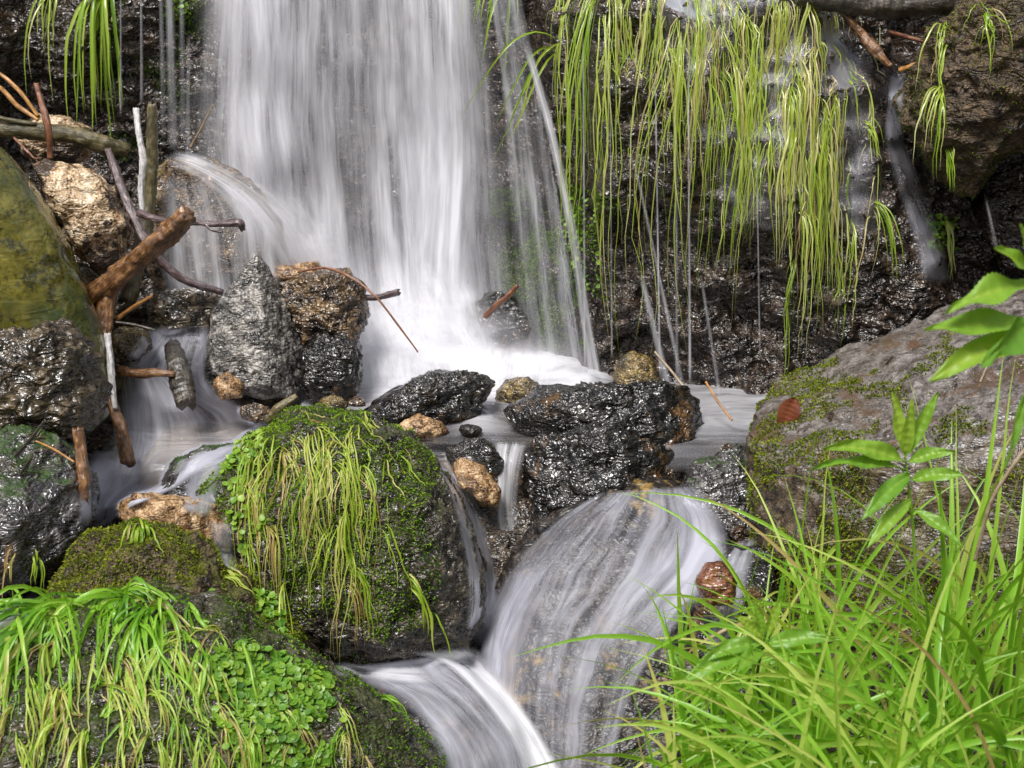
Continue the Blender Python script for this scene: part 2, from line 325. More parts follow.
def rock(name, poly, Y, front, mat, label, back=None, sub=6, seed=0, amp=0.05, freq=5.0, e=0.75, cuts=8, cutr=(0.80, 0.97), c=None, lean=0.0, planes=(), group=None, cat='rock', strat=None, octs=6, crinkle=0.007, ksm=9, step=1.0):
    V, F = ico(sub); rr = np.random.default_rng(seed + 100)
    c = np.array(c if c is not None else np.mean(poly, axis=0), float)
    d = ray(c[0], c[1]); fwd = d / np.linalg.norm(d); right = np.array([1.0, 0, 0]); up = np.cross(right, fwd); right = np.cross(fwd, up)
    C0 = P(c[0], c[1], Y); mpp = np.dot(C0 - CAM, FW) / FPX
    th = np.arctan2(V[:, 2], V[:, 0]); Rr = radial(poly, c, th) * mpp
    K = ksm; ang = np.linspace(-math.pi, math.pi, 721); Rt = radial(poly, c, ang) * mpp
    ker = np.hanning(K * 2 + 1); ker /= ker.sum(); Rt = np.convolve(np.concatenate([Rt[-K - 1:-1], Rt, Rt[1:K + 1]]), ker, 'same')[K:-K]
    Rr = np.interp(th, ang, Rt)
    s = np.sqrt(V[:, 0] ** 2 + V[:, 2] ** 2); rho = s ** e; dep = np.abs(V[:, 1]) ** e * np.sign(V[:, 1])
    T = np.where(dep < 0, front, back if back else front)
    L = np.stack([np.cos(th) * rho * Rr, dep * T, np.sin(th) * rho * Rr], 1)
    Rm = Rt.mean()
    # facets: cut with planes
    scale3 = np.array([1.0, (front / Rm), 1.0])
    for k in range(cuts):
        n = rr.normal(size=3); n[1] = -abs(n[1]) * 1.8 - 0.25 if k % 5 else n[1]; n /= np.linalg.norm(n)
        h = L @ n; off = rr.uniform(*cutr) * h.max(); ov = h > off
        L[ov] -= np.outer(h[ov] - off, n) * 0.85
    for (n, off) in planes:
        n = np.array(n, float); n /= np.linalg.norm(n); h = L @ n; ov = h > off * Rm
        L[ov] -= np.outer(h[ov] - off * Rm, n) * 0.92
    W = C0 + np.outer(L[:, 0], right) + np.outer(L[:, 1], fwd) + np.outer(L[:, 2], up)
    if lean: W[:, 1] += lean * (W[:, 2] - C0[2])
    rd = W - C0; rd /= np.linalg.norm(rd, axis=1)[:, None] + 1e-9
    A = amp
    q = W * freq + seed * 3.7
    n1 = fbm(q, octs, 0.55); n2 = fbm(q * 2.7 + 9, max(octs - 2, 2), 0.55, ridged=True)
    disp = A * n1 * 0.8 + A * 0.6 * (n2 - 0.2)
    if strat:   # cracks along bedding planes
        ax = np.array(strat[0], float); ax /= np.linalg.norm(ax)
        t = W @ ax * strat[1] + 0.6 * n1; disp += -strat[2] * np.exp(-((t - np.round(t)) / 0.12) ** 2)
    st1 = fbm(W * freq * 1.5 * np.array([1, 1, 1.6]) + seed * 1.3, 3, 0.5); st1 = np.round(st1 * 4.5) / 4.5 * 0.75 + st1 * 0.25
    disp += A * 1.1 * step * st1
    cr = fbm(W * 26 + seed, 5, 0.62, ridged=True); cr2 = fbm(W * 60 + seed, 3, 0.6)
    disp += crinkle * (cr - 0.1) * 0.9 + crinkle * 0.4 * cr2
    W = W + rd * disp[:, None]
    o = place(name, W, F, MATS[mat])
    tag(o, label, cat, group); ROCKS.append(o)
    return o

GB = 'boulders beside the stream'
# cliff --------------------------------------------------------------
def smooth_interp(xs, tab, x):
    xs = np.asarray(xs, float)
    k = np.clip(np.searchsorted(xs, x) - 1, 0, len(xs) - 2); t = np.clip((x - xs[k]) / (xs[k + 1] - xs[k]), 0, 1); t = t * t * (3 - 2 * t)
    return k, t
CX = [-700, -60, 30, 120, 190, 260, 460, 520, 560, 610, 700, 800, 870, 910, 960, 1050, 1700]
CY = [-320, -160, -60, 20, 100, 190, 260, 340, 420, 700]
CT = np.array([
 [4.9, 5.0, 5.1, 5.0, 5.0, 5.0, 5.0, 4.95, 4.9, 4.8, 4.75, 4.7, 4.7, 4.7, 4.8, 4.8, 4.9],
 [4.5, 4.6, 4.7, 4.7, 4.70, 4.66, 4.62, 4.6, 4.5, 4.42, 4.35, 4.3, 4.35, 4.5, 4.5, 4.4, 4.4],
 [4.4, 4.5, 4.65, 4.65, 4.65, 4.60, 4.58, 4.5, 4.40, 4.28, 4.20, 4.17, 4.2, 4.5, 4.6, 4.4, 4.4],
 [4.3, 4.45, 4.65, 4.65, 4.65, 4.60, 4.57, 4.48, 4.34, 4.18, 4.08, 4.07, 4.2, 4.75, 4.75, 4.4, 4.4],
 [4.3, 4.45, 4.65, 4.65, 4.64, 4.60, 4.56, 4.46, 4.32, 4.12, 4.00, 3.98, 4.05, 4.16, 4.3, 4.3, 4.3],
 [4.3, 4.45, 4.65, 4.65, 4.62, 4.60, 4.56, 4.46, 4.32, 4.12, 3.98, 3.93, 3.97, 4.03, 4.1, 4.2, 4.2],
 [4.3, 4.45, 4.6, 4.6, 4.60, 4.60, 4.58, 4.47, 4.34, 4.16, 4.04, 3.98, 3.93, 3.97, 4.05, 4.1, 4.1],
 [4.3, 4.45, 4.6, 4.6, 4.60, 4.60, 4.60, 4.48, 4.36, 4.20, 4.10, 4.04, 3.95, 3.93, 4.0, 4.0, 4.0],
 [4.3, 4.45, 4.6, 4.6, 4.60, 4.60, 4.60, 4.50, 4.36, 4.18, 4.08, 4.02, 3.92, 3.9, 3.9, 3.9, 3.9],
 [4.3, 4.45, 4.6, 4.6, 4.60, 4.60, 4.60, 4.50, 4.36, 4.18, 4.08, 4.02, 3.92, 3.9, 3.9, 3.9, 3.9]])
nx, nz = 720, 420
gx = np.linspace(-2.7, 3.2, nx); gz = np.linspace(-0.75, 2.1, nz)
GX, GZ = np.meshgrid(gx, gz, indexing='ij'); X = GX.ravel(); Z = GZ.ravel()
Yc = np.full(X.shape, 4.3)
for _ in range(3):
    px, py = proj(np.stack([X, Yc, Z], 1))
    kx, tx = smooth_interp(CX, None, px); ky, ty = smooth_interp(CY, None, py)
    Yc = (CT[ky, kx] * (1 - tx) + CT[ky, kx + 1] * tx) * (1 - ty) + (CT[ky + 1, kx] * (1 - tx) + CT[ky + 1, kx + 1] * tx) * ty
q = np.stack([X, Yc, Z], 1)
blk = fbm(q * np.array([2.2, 2.2, 3.5]) + 4, 3, 0.5); fin = fbm(q * 9, 6, 0.58); rid = fbm(q * np.array([14., 14, 20]) + 3, 4, 0.6, ridged=True)
stp = fbm(q * np.array([5.0, 5, 7]), 3); stp = np.round(stp * 5) / 5 * 0.5 + stp * 0.5
Yd = Yc + 0.11 * blk + 0.05 * fin - 0.03 * rid + 0.06 * stp
Xd = X + 0.02 * fbm(q * 8 + 31, 3); Zd = Z + 0.03 * fbm(q * 7 + 57, 3)
fold = np.clip((Z - 1.75) / 0.35, 0, 1); Yd = Yd + fold ** 2 * 6.0; Zd = np.where(Z > 1.75, 1.75 + (Z - 1.75) * 0.3 + 0.1 * blk, Zd)
cliff = place('cliff', np.stack([Xd, Yd, Zd], 1), grid_faces(nx, nz), MATS['cliff_stone'])
tag(cliff, 'dark wet rock face behind the waterfall, jutting forward on the right under the hanging grass', 'cliff'); ROCKS.append(cliff)

# stream bed / ground -----------------------------------------------
bx_ = np.concatenate([np.linspace(-30, -2.5, 24)[:-1], np.linspace(-2.5, 2.5, 320), np.linspace(2.5, 30, 24)[1:]])
by_ = np.concatenate([np.linspace(-30, 0.4, 24)[:-1], np.linspace(0.4, 4.9, 300), np.linspace(4.9, 6, 6)[1:]])
BX, BY = np.meshgrid(bx_, by_, indexing='ij'); X = BX.ravel(); Yb = BY.ravel()
zc = np.interp(Yb, [-30, 0, 1.5, 2.5, 2.9, 3.25, 3.42, 3.7, 4.2, 6], [-2.2, -1.15, -1.0, -0.78, -0.62, -0.38, -0.12, -0.10, -0.10, -0.1])
rb = sstep(0.28, 0.55, X - 0.08 * (Yb - 2.4)); zr = np.interp(Yb, [-30, 0, 2.0, 2.7, 3.2, 6], [-1.2, -0.7, -0.42, -0.32, -0.2, -0.1])
lb = sstep(-0.2, -0.6, X); zl = np.interp(Yb, [-30, 0, 2.2, 2.9, 3.3, 3.8, 6], [-1.6, -1.1, -0.75, -0.55, -0.22, -0.05, 0.0])
zt = zc * (1 - rb) * (1 - lb) + zr * rb * (1 - lb) + zl * lb
far = sstep(3.0, 13.0, np.abs(X)); zt = zt + far * 6.0; zt = zt + sstep(-2.0, -14.0, Yb) * 9.0  # unseen slopes added at the sides and behind the camera to block low sky
qq = np.stack([X, Yb, zt], 1)
zt = zt + 0.05 * fbm(qq * 3, 4) + 0.02 * fbm(qq * 14, 4)
bed = place('stream_bed', np.stack([X, Yb, zt], 1), grid_faces(len(bx_), len(by_)), MATS['stream_bed'], base=(0, 0, 0))
tag(bed, kind='structure'); ROCKS.append(bed)

# individual rocks ---------------------------------------------------
rk = {}
rk['olive'] = rock('boulder', [(-200, 110), (-60, 122), (0, 136), (25, 165), (55, 215), (78, 268), (98, 320), (108, 370), (110, 420), (80, 445), (0, 450), (-200, 440)], 3.62, 0.22, 'olive_stone', 'tall smooth olive-yellow boulder with a wet sheen at the left edge', back=0.3, seed=1, amp=0.02, freq=3, e=0.6, cuts=5, c=(-30, 290), crinkle=0.003, step=0.3)
rk['ribbed'] = rock('boulder', [(-80, 350), (-20, 338), (15, 330), (45, 318), (70, 322), (88, 340), (104, 380), (104, 408), (88, 432), (50, 444), (0, 444), (-80, 440)], 3.28, 0.15, 'dark_ribbed_stone', 'dark brown rounded boulder leaning against the olive boulder', seed=2, amp=0.028, freq=9, e=0.7, cuts=7, c=(20, 388), strat=((0.25, 0, 1), 45, 0.006))
rk['slab'] = rock('boulder', [(-90, 420), (0, 425), (40, 428), (72, 440), (90, 475), (88, 525), (70, 562), (35, 590), (0, 612), (-90, 650)], 3.12, 0.18, 'slab_stone', 'dark grey wet slab below the rounded brown boulder at the left edge', seed=3, amp=0.03, e=0.65, cuts=8, c=(0, 515))
rk['quartz'] = rock('rock', [(36, 166), (58, 158), (80, 165), (108, 185), (128, 210), (132, 250), (122, 276), (96, 274), (74, 250), (52, 208)], 3.82, 0.09, 'quartz', 'cream and tan broken quartz rock beside the olive boulder', seed=4, amp=0.02, freq=10, cuts=10, sub=5)
rock('rock', [(18, 130), (42, 116), (66, 118), (90, 130), (92, 150), (72, 166), (40, 166), (22, 152)], 4.2, 0.09, 'quartz', 'tan weathered stone behind the dark horizontal log', seed=5, amp=0.02, sub=5)
rk['veil'] = rock('rock', [(152, 180), (170, 162), (205, 160), (240, 172), (266, 195), (282, 230), (290, 270), (285, 305), (240, 312), (180, 305), (150, 270), (146, 220)], 4.22, 0.17, 'brown_stone', 'brown round rock under the thin veil of water left of the main fall', seed=6, amp=0.025, e=0.8, cuts=5)
rock('rock', [(148, 305), (165, 292), (195, 290), (216, 295), (222, 318), (206, 334), (178, 336), (152, 322)], 3.98, 0.08, 'dark_ribbed_stone', 'low olive-brown rock left of the pointed granite rock', seed=7, amp=0.02, freq=10, sub=5)
rock('rock', [(108, 336), (124, 326), (146, 330), (152, 348), (136, 360), (112, 357)], 3.80, 0.05, 'yellow_stone', 'small yellow-brown stone left of the little cascade', seed=8, amp=0.012, freq=14, sub=5)
rock('rock', [(70, 278), (88, 268), (102, 282), (104, 300), (88, 310), (74, 300)], 3.86, 0.05, 'yellow_stone', 'small mossy yellow stone under the thick amber branch', seed=9, amp=0.012, freq=14, sub=5)
rk['pointed'] = rock('rock', [(258, 254), (268, 268), (282, 298), (298, 340), (302, 376), (290, 397), (262, 398), (236, 390), (213, 372), (210, 338), (215, 314), (232, 288), (246, 268)], 3.88, 0.12, 'granite', 'pointed light grey granite rock with a dark right flank', seed=10, amp=0.016, freq=11, e=0.75, cuts=0, ksm=2, c=(258, 340), crinkle=0.006, step=0.4, planes=(((-0.22, -1, 0.12), 0.50), ((1.0, -0.7, 0.2), 0.44)))
rock('rock', [(284, 285), (300, 274), (344, 272), (362, 290), (365, 315), (356, 340), (320, 348), (292, 335)], 4.0, 0.10, 'brown_stone', 'brown-black wet rock right of the pointed granite rock', seed=11, amp=0.02, freq=9)
rock('rock', [(302, 350), (318, 336), (352, 332), (360, 350), (358, 385), (342, 399), (312, 399), (302, 380)], 3.9, 0.09, 'black_stone', 'blocky dark rock under the brown-black one at the pool edge', seed=12, amp=0.02, freq=10, sub=5)
rock('rock', [(268, 272), (284, 263), (316, 262), (324, 274), (302, 284), (276, 285)], 4.12, 0.05, 'amber_stone', 'flat peach-coloured stone peeping out behind the pointed granite rock', seed=13, amp=0.01, freq=14, sub=5)
rk['casc'] = rock('rock', [(108, 360), (125, 345), (160, 332), (205, 325), (245, 345), (285, 385), (300, 408), (270, 428), (215, 455), (150, 470), (118, 455), (105, 410)], 3.92, 0.10, 'stream_stone', 'broad stone under the little cascade below the branches', seed=14, amp=0.03, freq=7, e=0.8, c=(200, 400))
rock('rock', [(212, 380), (228, 373), (243, 384), (241, 397), (222, 399)], 3.72, 0.03, 'amber_stone', 'small reddish stone at the foot of the pointed granite rock', seed=15, amp=0.006, freq=18, sub=4)
rk['mid'] = rock('rock', [(364, 412), (384, 392), (408, 384), (432, 375), (465, 372), (490, 373), (494, 386), (480, 404), (476, 420), (450, 428), (410, 428), (374, 422)], 3.74, 0.11, 'black_stone', 'black wet wedge-shaped rock standing in the pool right below the waterfall', seed=16, amp=0.018, freq=10, e=0.6, cuts=14, cutr=(0.68, 0.92), crinkle=0.007)
rk['upper'] = rock('rock', [(505, 412), (522, 398), (546, 388), (600, 389), (640, 384), (672, 386), (696, 400), (707, 425), (703, 448), (680, 464), (640, 472), (590, 462), (540, 440), (510, 430)], 3.62, 0.13, 'black_stone', 'long black wet rock lying on top of the other at the pool edge', seed=17, amp=0.028, freq=8, e=0.6, cuts=14, cutr=(0.7, 0.93), crinkle=0.007)
rk['lower'] = rock('rock', [(512, 462), (528, 442), (580, 434), (618, 431), (650, 444), (678, 456), (684, 478), (650, 498), (612, 510), (588, 530), (560, 536), (536, 522), (518, 500)], 3.45, 0.13, 'black_stone', 'squat black wet rock underneath the long one, beside the water slide', seed=18, amp=0.028, freq=9, e=0.6, cuts=14, cutr=(0.7, 0.93), crinkle=0.007)
rk['right_grey'] = rock('rock', [(678, 492), (700, 464), (734, 450), (757, 455), (762, 490), (758, 532), (738, 552), (700, 548), (684, 528)], 3.38, 0.10, 'slab_stone', 'dark grey wet rock wedged between the water slide and the big right boulder', seed=19, amp=0.018, freq=10, e=0.65)
rock('rock', [(448, 452), (466, 440), (488, 443), (504, 458), (506, 480), (490, 486), (458, 472)], 3.45, 0.05, 'black_stone', 'small black stone above the amber flake at the pool lip', seed=20, amp=0.012, freq=14, sub=5)
rock('rock', [(450, 464), (462, 458), (482, 468), (500, 490), (498, 507), (480, 502), (462, 485)], 3.36, 0.035, 'amber_stone', 'bright amber flake of stone at the pool lip', seed=21, amp=0.008, freq=16, sub=5)
rock('rock', [(440, 500), (470, 488), (500, 500), (540, 510), (560, 530), (540, 590), (500, 620), (470, 620), (450, 560)], 3.46, 0.06, 'black_stone', 'dark brown rock in the gap behind the grassy round boulder', seed=22, amp=0.02, freq=9, sub=5)
rk['center'] = rock('boulder', [(212, 470), (235, 442), (270, 424), (305, 415), (350, 415), (392, 428), (425, 452), (450, 490), (470, 535), (482, 585), (480, 622), (464, 652), (430, 666), (380, 664), (330, 655), (275, 630), (238, 595), (214, 545), (205, 505)], 3.18, 0.26, 'mossy_stone', 'big round boulder in the middle, grass and moss hanging down its front', seed=23, sub=7, amp=0.028, freq=5, e=0.8, cuts=4, cutr=(0.88, 0.98), c=(345, 540))
rk['shoulder'] = rock('rock', [(158, 490), (176, 462), (205, 448), (236, 446), (262, 462), (262, 520), (220, 530), (175, 512)], 3.34, 0.12, 'slab_stone', 'low dark rock with water spilling over it, left of the round boulder', seed=24, amp=0.018, freq=9, sub=5)
rk['tan'] = rock('rock', [(116, 506), (138, 494), (175, 496), (208, 506), (228, 524), (232, 552), (206, 556), (165, 535), (125, 520)], 3.0, 0.09, 'amber_stone', 'tan and rust stone on top of the mossy hump at the lower left', seed=25, amp=0.014, freq=12, sub=5)
rk['hump'] = rock('boulder', [(50, 600), (72, 555), (98, 522), (130, 507), (172, 520), (220, 552), (262, 592), (300, 640), (330, 720), (200, 800), (50, 800), (30, 680)], 2.88, 0.24, 'earthy_moss_stone', 'mossy brown hump behind the grassy mound at the lower left', seed=26, amp=0.03, freq=6, e=0.8, cuts=3, c=(165, 660))
rk['mound'] = rock('boulder', [(-220, 660), (-60, 622), (60, 602), (150, 592), (225, 606), (290, 650), (345, 675), (398, 700), (440, 742), (462, 800), (460, 940), (100, 1000), (-220, 960)], 2.58, 0.32, 'mossy_stone', 'broad boulder thick with grass and cress in the lower left corner', seed=27, sub=7, amp=0.03, freq=5, e=0.75, cuts=3, c=(130, 790))
rk['under'] = rock('rock', [(330, 700), (370, 676), (420, 668), (465, 672), (500, 705), (530, 745), (560, 800), (540, 920), (380, 920), (340, 800)], 2.86, 0.16, 'stream_stone', 'rounded brown rock under the lowest stream', seed=28, amp=0.015, freq=7, e=0.8, cuts=3, c=(450, 790))
rk['slide'] = rock('boulder', [(472, 700), (484, 640), (500, 590), (525, 555), (560, 525), (600, 506), (645, 498), (688, 498), (712, 515), (735, 540), (755, 580), (765, 640), (760, 760), (740, 940), (500, 940), (470, 800)], 3.08, 0.22, 'stream_stone', 'big smooth dome of rock that the main stream slides over', seed=29, sub=7, amp=0.022, freq=6, e=0.75, cuts=4, cutr=(0.9, 0.98), c=(620, 700), lean=0.35, crinkle=0.002, step=0.5)
rock('rock', [(428, 378), (440, 370), (456, 373), (456, 384), (436, 386)], 4.02, 0.035, 'yellow_stone', 'tiny yellow stone in the foam just behind the black wedge-shaped rock', seed=31, crinkle=.006, amp=0.006, freq=16, sub=4)
rock('rock', [(497, 392), (508, 380), (528, 379), (543, 390), (540, 406), (500, 406)], 3.90, 0.05, 'yellow_stone', 'yellow-brown stone awash in the foam right of the fall', seed=32, amp=0.01, freq=14, sub=5)
rock('rock', [(398, 426), (418, 416), (440, 422), (448, 432), (425, 440), (404, 438)], 3.60, 0.04, 'amber_stone', 'flat tan stone in the shallow water below the black wedge-shaped rock', seed=33, amp=0.008, freq=14, sub=5)
rock('rock', [(614, 366), (632, 353), (652, 358), (660, 385), (648, 396), (616, 392)], 3.98, 0.06, 'yellow_stone', 'yellow-brown stone at the foot of the jutting cliff', seed=34, amp=0.01, freq=12, sub=5)
rk['big'] = rock('boulder', [(748, 400), (764, 366), (800, 345), (850, 318), (900, 290), (950, 266), (1000, 252), (1100, 242), (1350, 260), (1420, 500), (1350, 860), (1050, 960), (830, 860), (770, 680), (754, 560), (746, 470)], 3.22, 0.42, 'grey_top_stone', 'huge grey boulder with mossy left side filling the right edge', back=0.45, seed=35, sub=7, amp=0.03, freq=4, e=0.62, cuts=4, cutr=(0.9, 0.98), c=(1010, 500), planes=(((-0.25, -0.62, 1.0), 0.42), ((-0.75, -1, -0.05), 0.80)))
rk['topr'] = rock('boulder', [(903, 100), (914, 65), (938, 30), (970, -10), (1100, -80), (1280, 0), (1280, 200), (1120, 190), (1040, 130), (1005, 165), (985, 198), (955, 190), (925, 150)], 3.88, 0.22, 'earthy_moss_stone', 'brown boulder furred with thin moss in the upper right corner', seed=36, sub=7, amp=0.035, freq=6, e=0.75, cuts=5, c=(1010, 60))
rock('rock', [(985, 170), (1010, 150), (1100, 160), (1150, 230), (1100, 280), (1010, 280), (985, 240)], 3.98, 0.1, 'cliff_stone', 'dark wet rock in shade below the brown furred boulder', seed=37, amp=0.02, freq=7, sub=5)
rock('rock', [(700, 560), (735, 545), (775, 560), (790, 640), (780, 760), (720, 800), (690, 700)], 3.0, 0.12, 'black_stone', 'dark rock between the water slide and the foreground grass', seed=38, amp=0.02, freq=8, sub=5)
rock('rock', [(452, 350), (464, 312), (488, 293), (515, 298), (534, 330), (538, 352)], 4.32, 0.10, 'black_stone', 'dark rock showing through the water at the right foot of the fall', seed=50, amp=0.015, freq=9, sub=5)
pebbles = [(255, 412, 3.62, 15), (332, 404, 3.72, 13), (300, 418, 3.56, 12), (356, 402, 3.74, 9), (560, 398, 3.72, 10), (470, 430, 3.58, 9), (728, 452, 3.5, 11)]
for i, (x, y, yy, r_) in enumerate(pebbles):
    rr_ = np.random.default_rng(i + 5); pl = [(x + r_ * math.cos(t) * rr_.uniform(.85, 1.3), y - r_ * .6 * math.sin(t) * rr_.uniform(.7, 1.2)) for t in np.linspace(0, 2 * math.pi, 9)[:-1]]
    rock('pebble', pl, yy, .03, ['brown_stone', 'yellow_stone', 'stream_stone'][i % 3], 'small brown stone half under the shallow running water', seed=60 + i, amp=.007, freq=14, sub=4, crinkle=.004, group='small stones in the shallow water', cat='stone')
bpy.context.view_layer.update()

# ------------------------------------------------------------------ scattering on real surfaces
def world_mesh(o):
    me = o.data; n = len(me.vertices); V = np.empty(n * 3, np.float32); me.vertices.foreach_get('co', V)
    V = V.reshape(-1, 3).astype(float) + np.array(o.location)
    me.calc_loop_triangles(); T = np.empty(len(me.loop_triangles) * 3, np.int32); me.loop_triangles.foreach_get('vertices', T)
    return V, T.reshape(-1, 3)
_wm = {}
def samples(o, n, poly=None, up=None, face_cam=None, patch=None, rng=RNG):
    """n random points on o's surface (inside a picture polygon, facing up enough); patch=(freq, thr) clumps them"""
    if o.name not in _wm:
        V, T = world_mesh(o); a, b, c = V[T[:, 0]], V[T[:, 1]], V[T[:, 2]]
        N = np.cross(b - a, c - a); ar = np.linalg.norm(N, axis=1) + 1e-12; _wm[o.name] = (a, b, c, N / ar[:, None], ar)
    a, b, c, N, ar = _wm[o.name]
    ce = (a + b + c) / 3; ok = np.ones(len(ce), bool)
    if poly is not None:
        px, py = proj(ce); ok &= in_poly(px, py, poly)
    if up is not None: ok &= N[:, 2] > up
    if face_cam is not None: ok &= ((CAM - ce) * N).sum(1) > face_cam
    if patch is not None: ok &= fbm(ce * patch[0] + 5, 4) > patch[1]
    idx = np.nonzero(ok)[0]
    if len(idx) == 0: return np.zeros((0, 3)), np.zeros((0, 3))
    k = rng.choice(idx, n, p=ar[idx] / ar[idx].sum())
    u, v = rng.random(n), rng.random(n); f = u + v > 1; u[f], v[f] = 1 - u[f], 1 - v[f]
    return a[k] + (b[k] - a[k]) * u[:, None] + (c[k] - a[k]) * v[:, None], N[k]
def push_out(o, p, gap):
    """keep p outside o's surface by gap"""
    l = Vector(p) - o.location
    hit, loc, nor, _ = o.closest_point_on_mesh(l)
    if hit:
        d = (l - loc).dot(nor)
        if d < gap and (l - loc).length < 0.25: l = l + nor * (gap - d)
    return np.array(l + o.location)

def ribbons(paths, widths, normals, tints, fold=0.25):
    """paths: list of (k,3); returns V, F, tint for 3-across folded ribbons tapering to a tip"""
    Vs, Fs, Ts = [], [], []; base = 0
    for p, w, nr, t in zip(paths, widths, normals, tints):
        k = len(p); tg = np.gradient(p, axis=0); tg /= np.linalg.norm(tg, axis=1)[:, None] + 1e-9
        sd = np.cross(tg, nr); sl = np.linalg.norm(sd, axis=1)[:, None]; sd = np.where(sl < 0.1, np.array([1.0, 0, 0]), sd / (sl + 1e-9))
        nn = np.cross(sd, tg); s = np.linspace(0, 1, k)
        pr = np.minimum(1, 0.45 + s * 2.5) * np.clip(1 - s ** 2.2, 0.02, 1)
        ww = (w * 0.5 * pr)[:, None]
        Vs += [p - sd * ww, p - nn * ww * fold * 2, p + sd * ww]
        ia = base + np.arange(k - 1); 
        for o1, o2 in ((0, k), (k, 2 * k)):
            Fs.append(np.stack([ia + o1, ia + o2, ia + o2 + 1, ia + o1 + 1], 1))
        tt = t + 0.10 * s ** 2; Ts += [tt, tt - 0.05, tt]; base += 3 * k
    return np.vstack(Vs), np.vstack(Fs), np.clip(np.concatenate(Ts), 0, 1)
def grow(root, d0, L, seg, grav, rng, wig=0.08, curl=None, surf=None, gap=0.006):
    p = np.array(root, float); d = np.array(d0, float); d /= np.linalg.norm(d); st = L / seg; out = [p.copy()]
    c = np.array(curl if curl is not None else (0, 0, 0), float)
    for k in range(seg):
        d = d + np.array([0, 0, -grav]) + c * (k / seg) + (wig[k] + rng.normal(size=3) * .025 if hasattr(wig, '__len__') else rng.normal(size=3) * wig); d /= np.linalg.norm(d)
        p = p + d * st
        if surf is not None: p = push_out(surf, p, gap)
        out.append(p.copy())
    return np.array(out)

def grass(name, specs, mat, label=None, cat=None, group=None, kind=None, parent=None):
    """specs: list of (root, dir, length, width, gravity, tint, normal, surface, seg, curl, wig)"""
    paths, ws, ns, ts = [], [], [], []
    for (r, d, L, w, g, t, n, su, seg, cu, wi) in specs:
        pth = grow(r, d, L, seg, g, RNG, wi, cu, su)
        nn = np.tile(n, (len(pth), 1)) + RNG.normal(size=3) * 0.45
        paths.append(pth); ws.append(w); ns.append(nn); ts.append(t)
    V, F, T = ribbons(paths, ws, ns, ts)
    b = np.array([V[:, 0].mean(), V[:, 1].mean(), V[:, 2].min()])
    o = place(name, V, F, MATS[mat], parent=parent, base=b, attrs={'tint': T})
    tag(o, label, cat, group, kind); return o
def rn(a, b): return float(RNG.uniform(a, b))

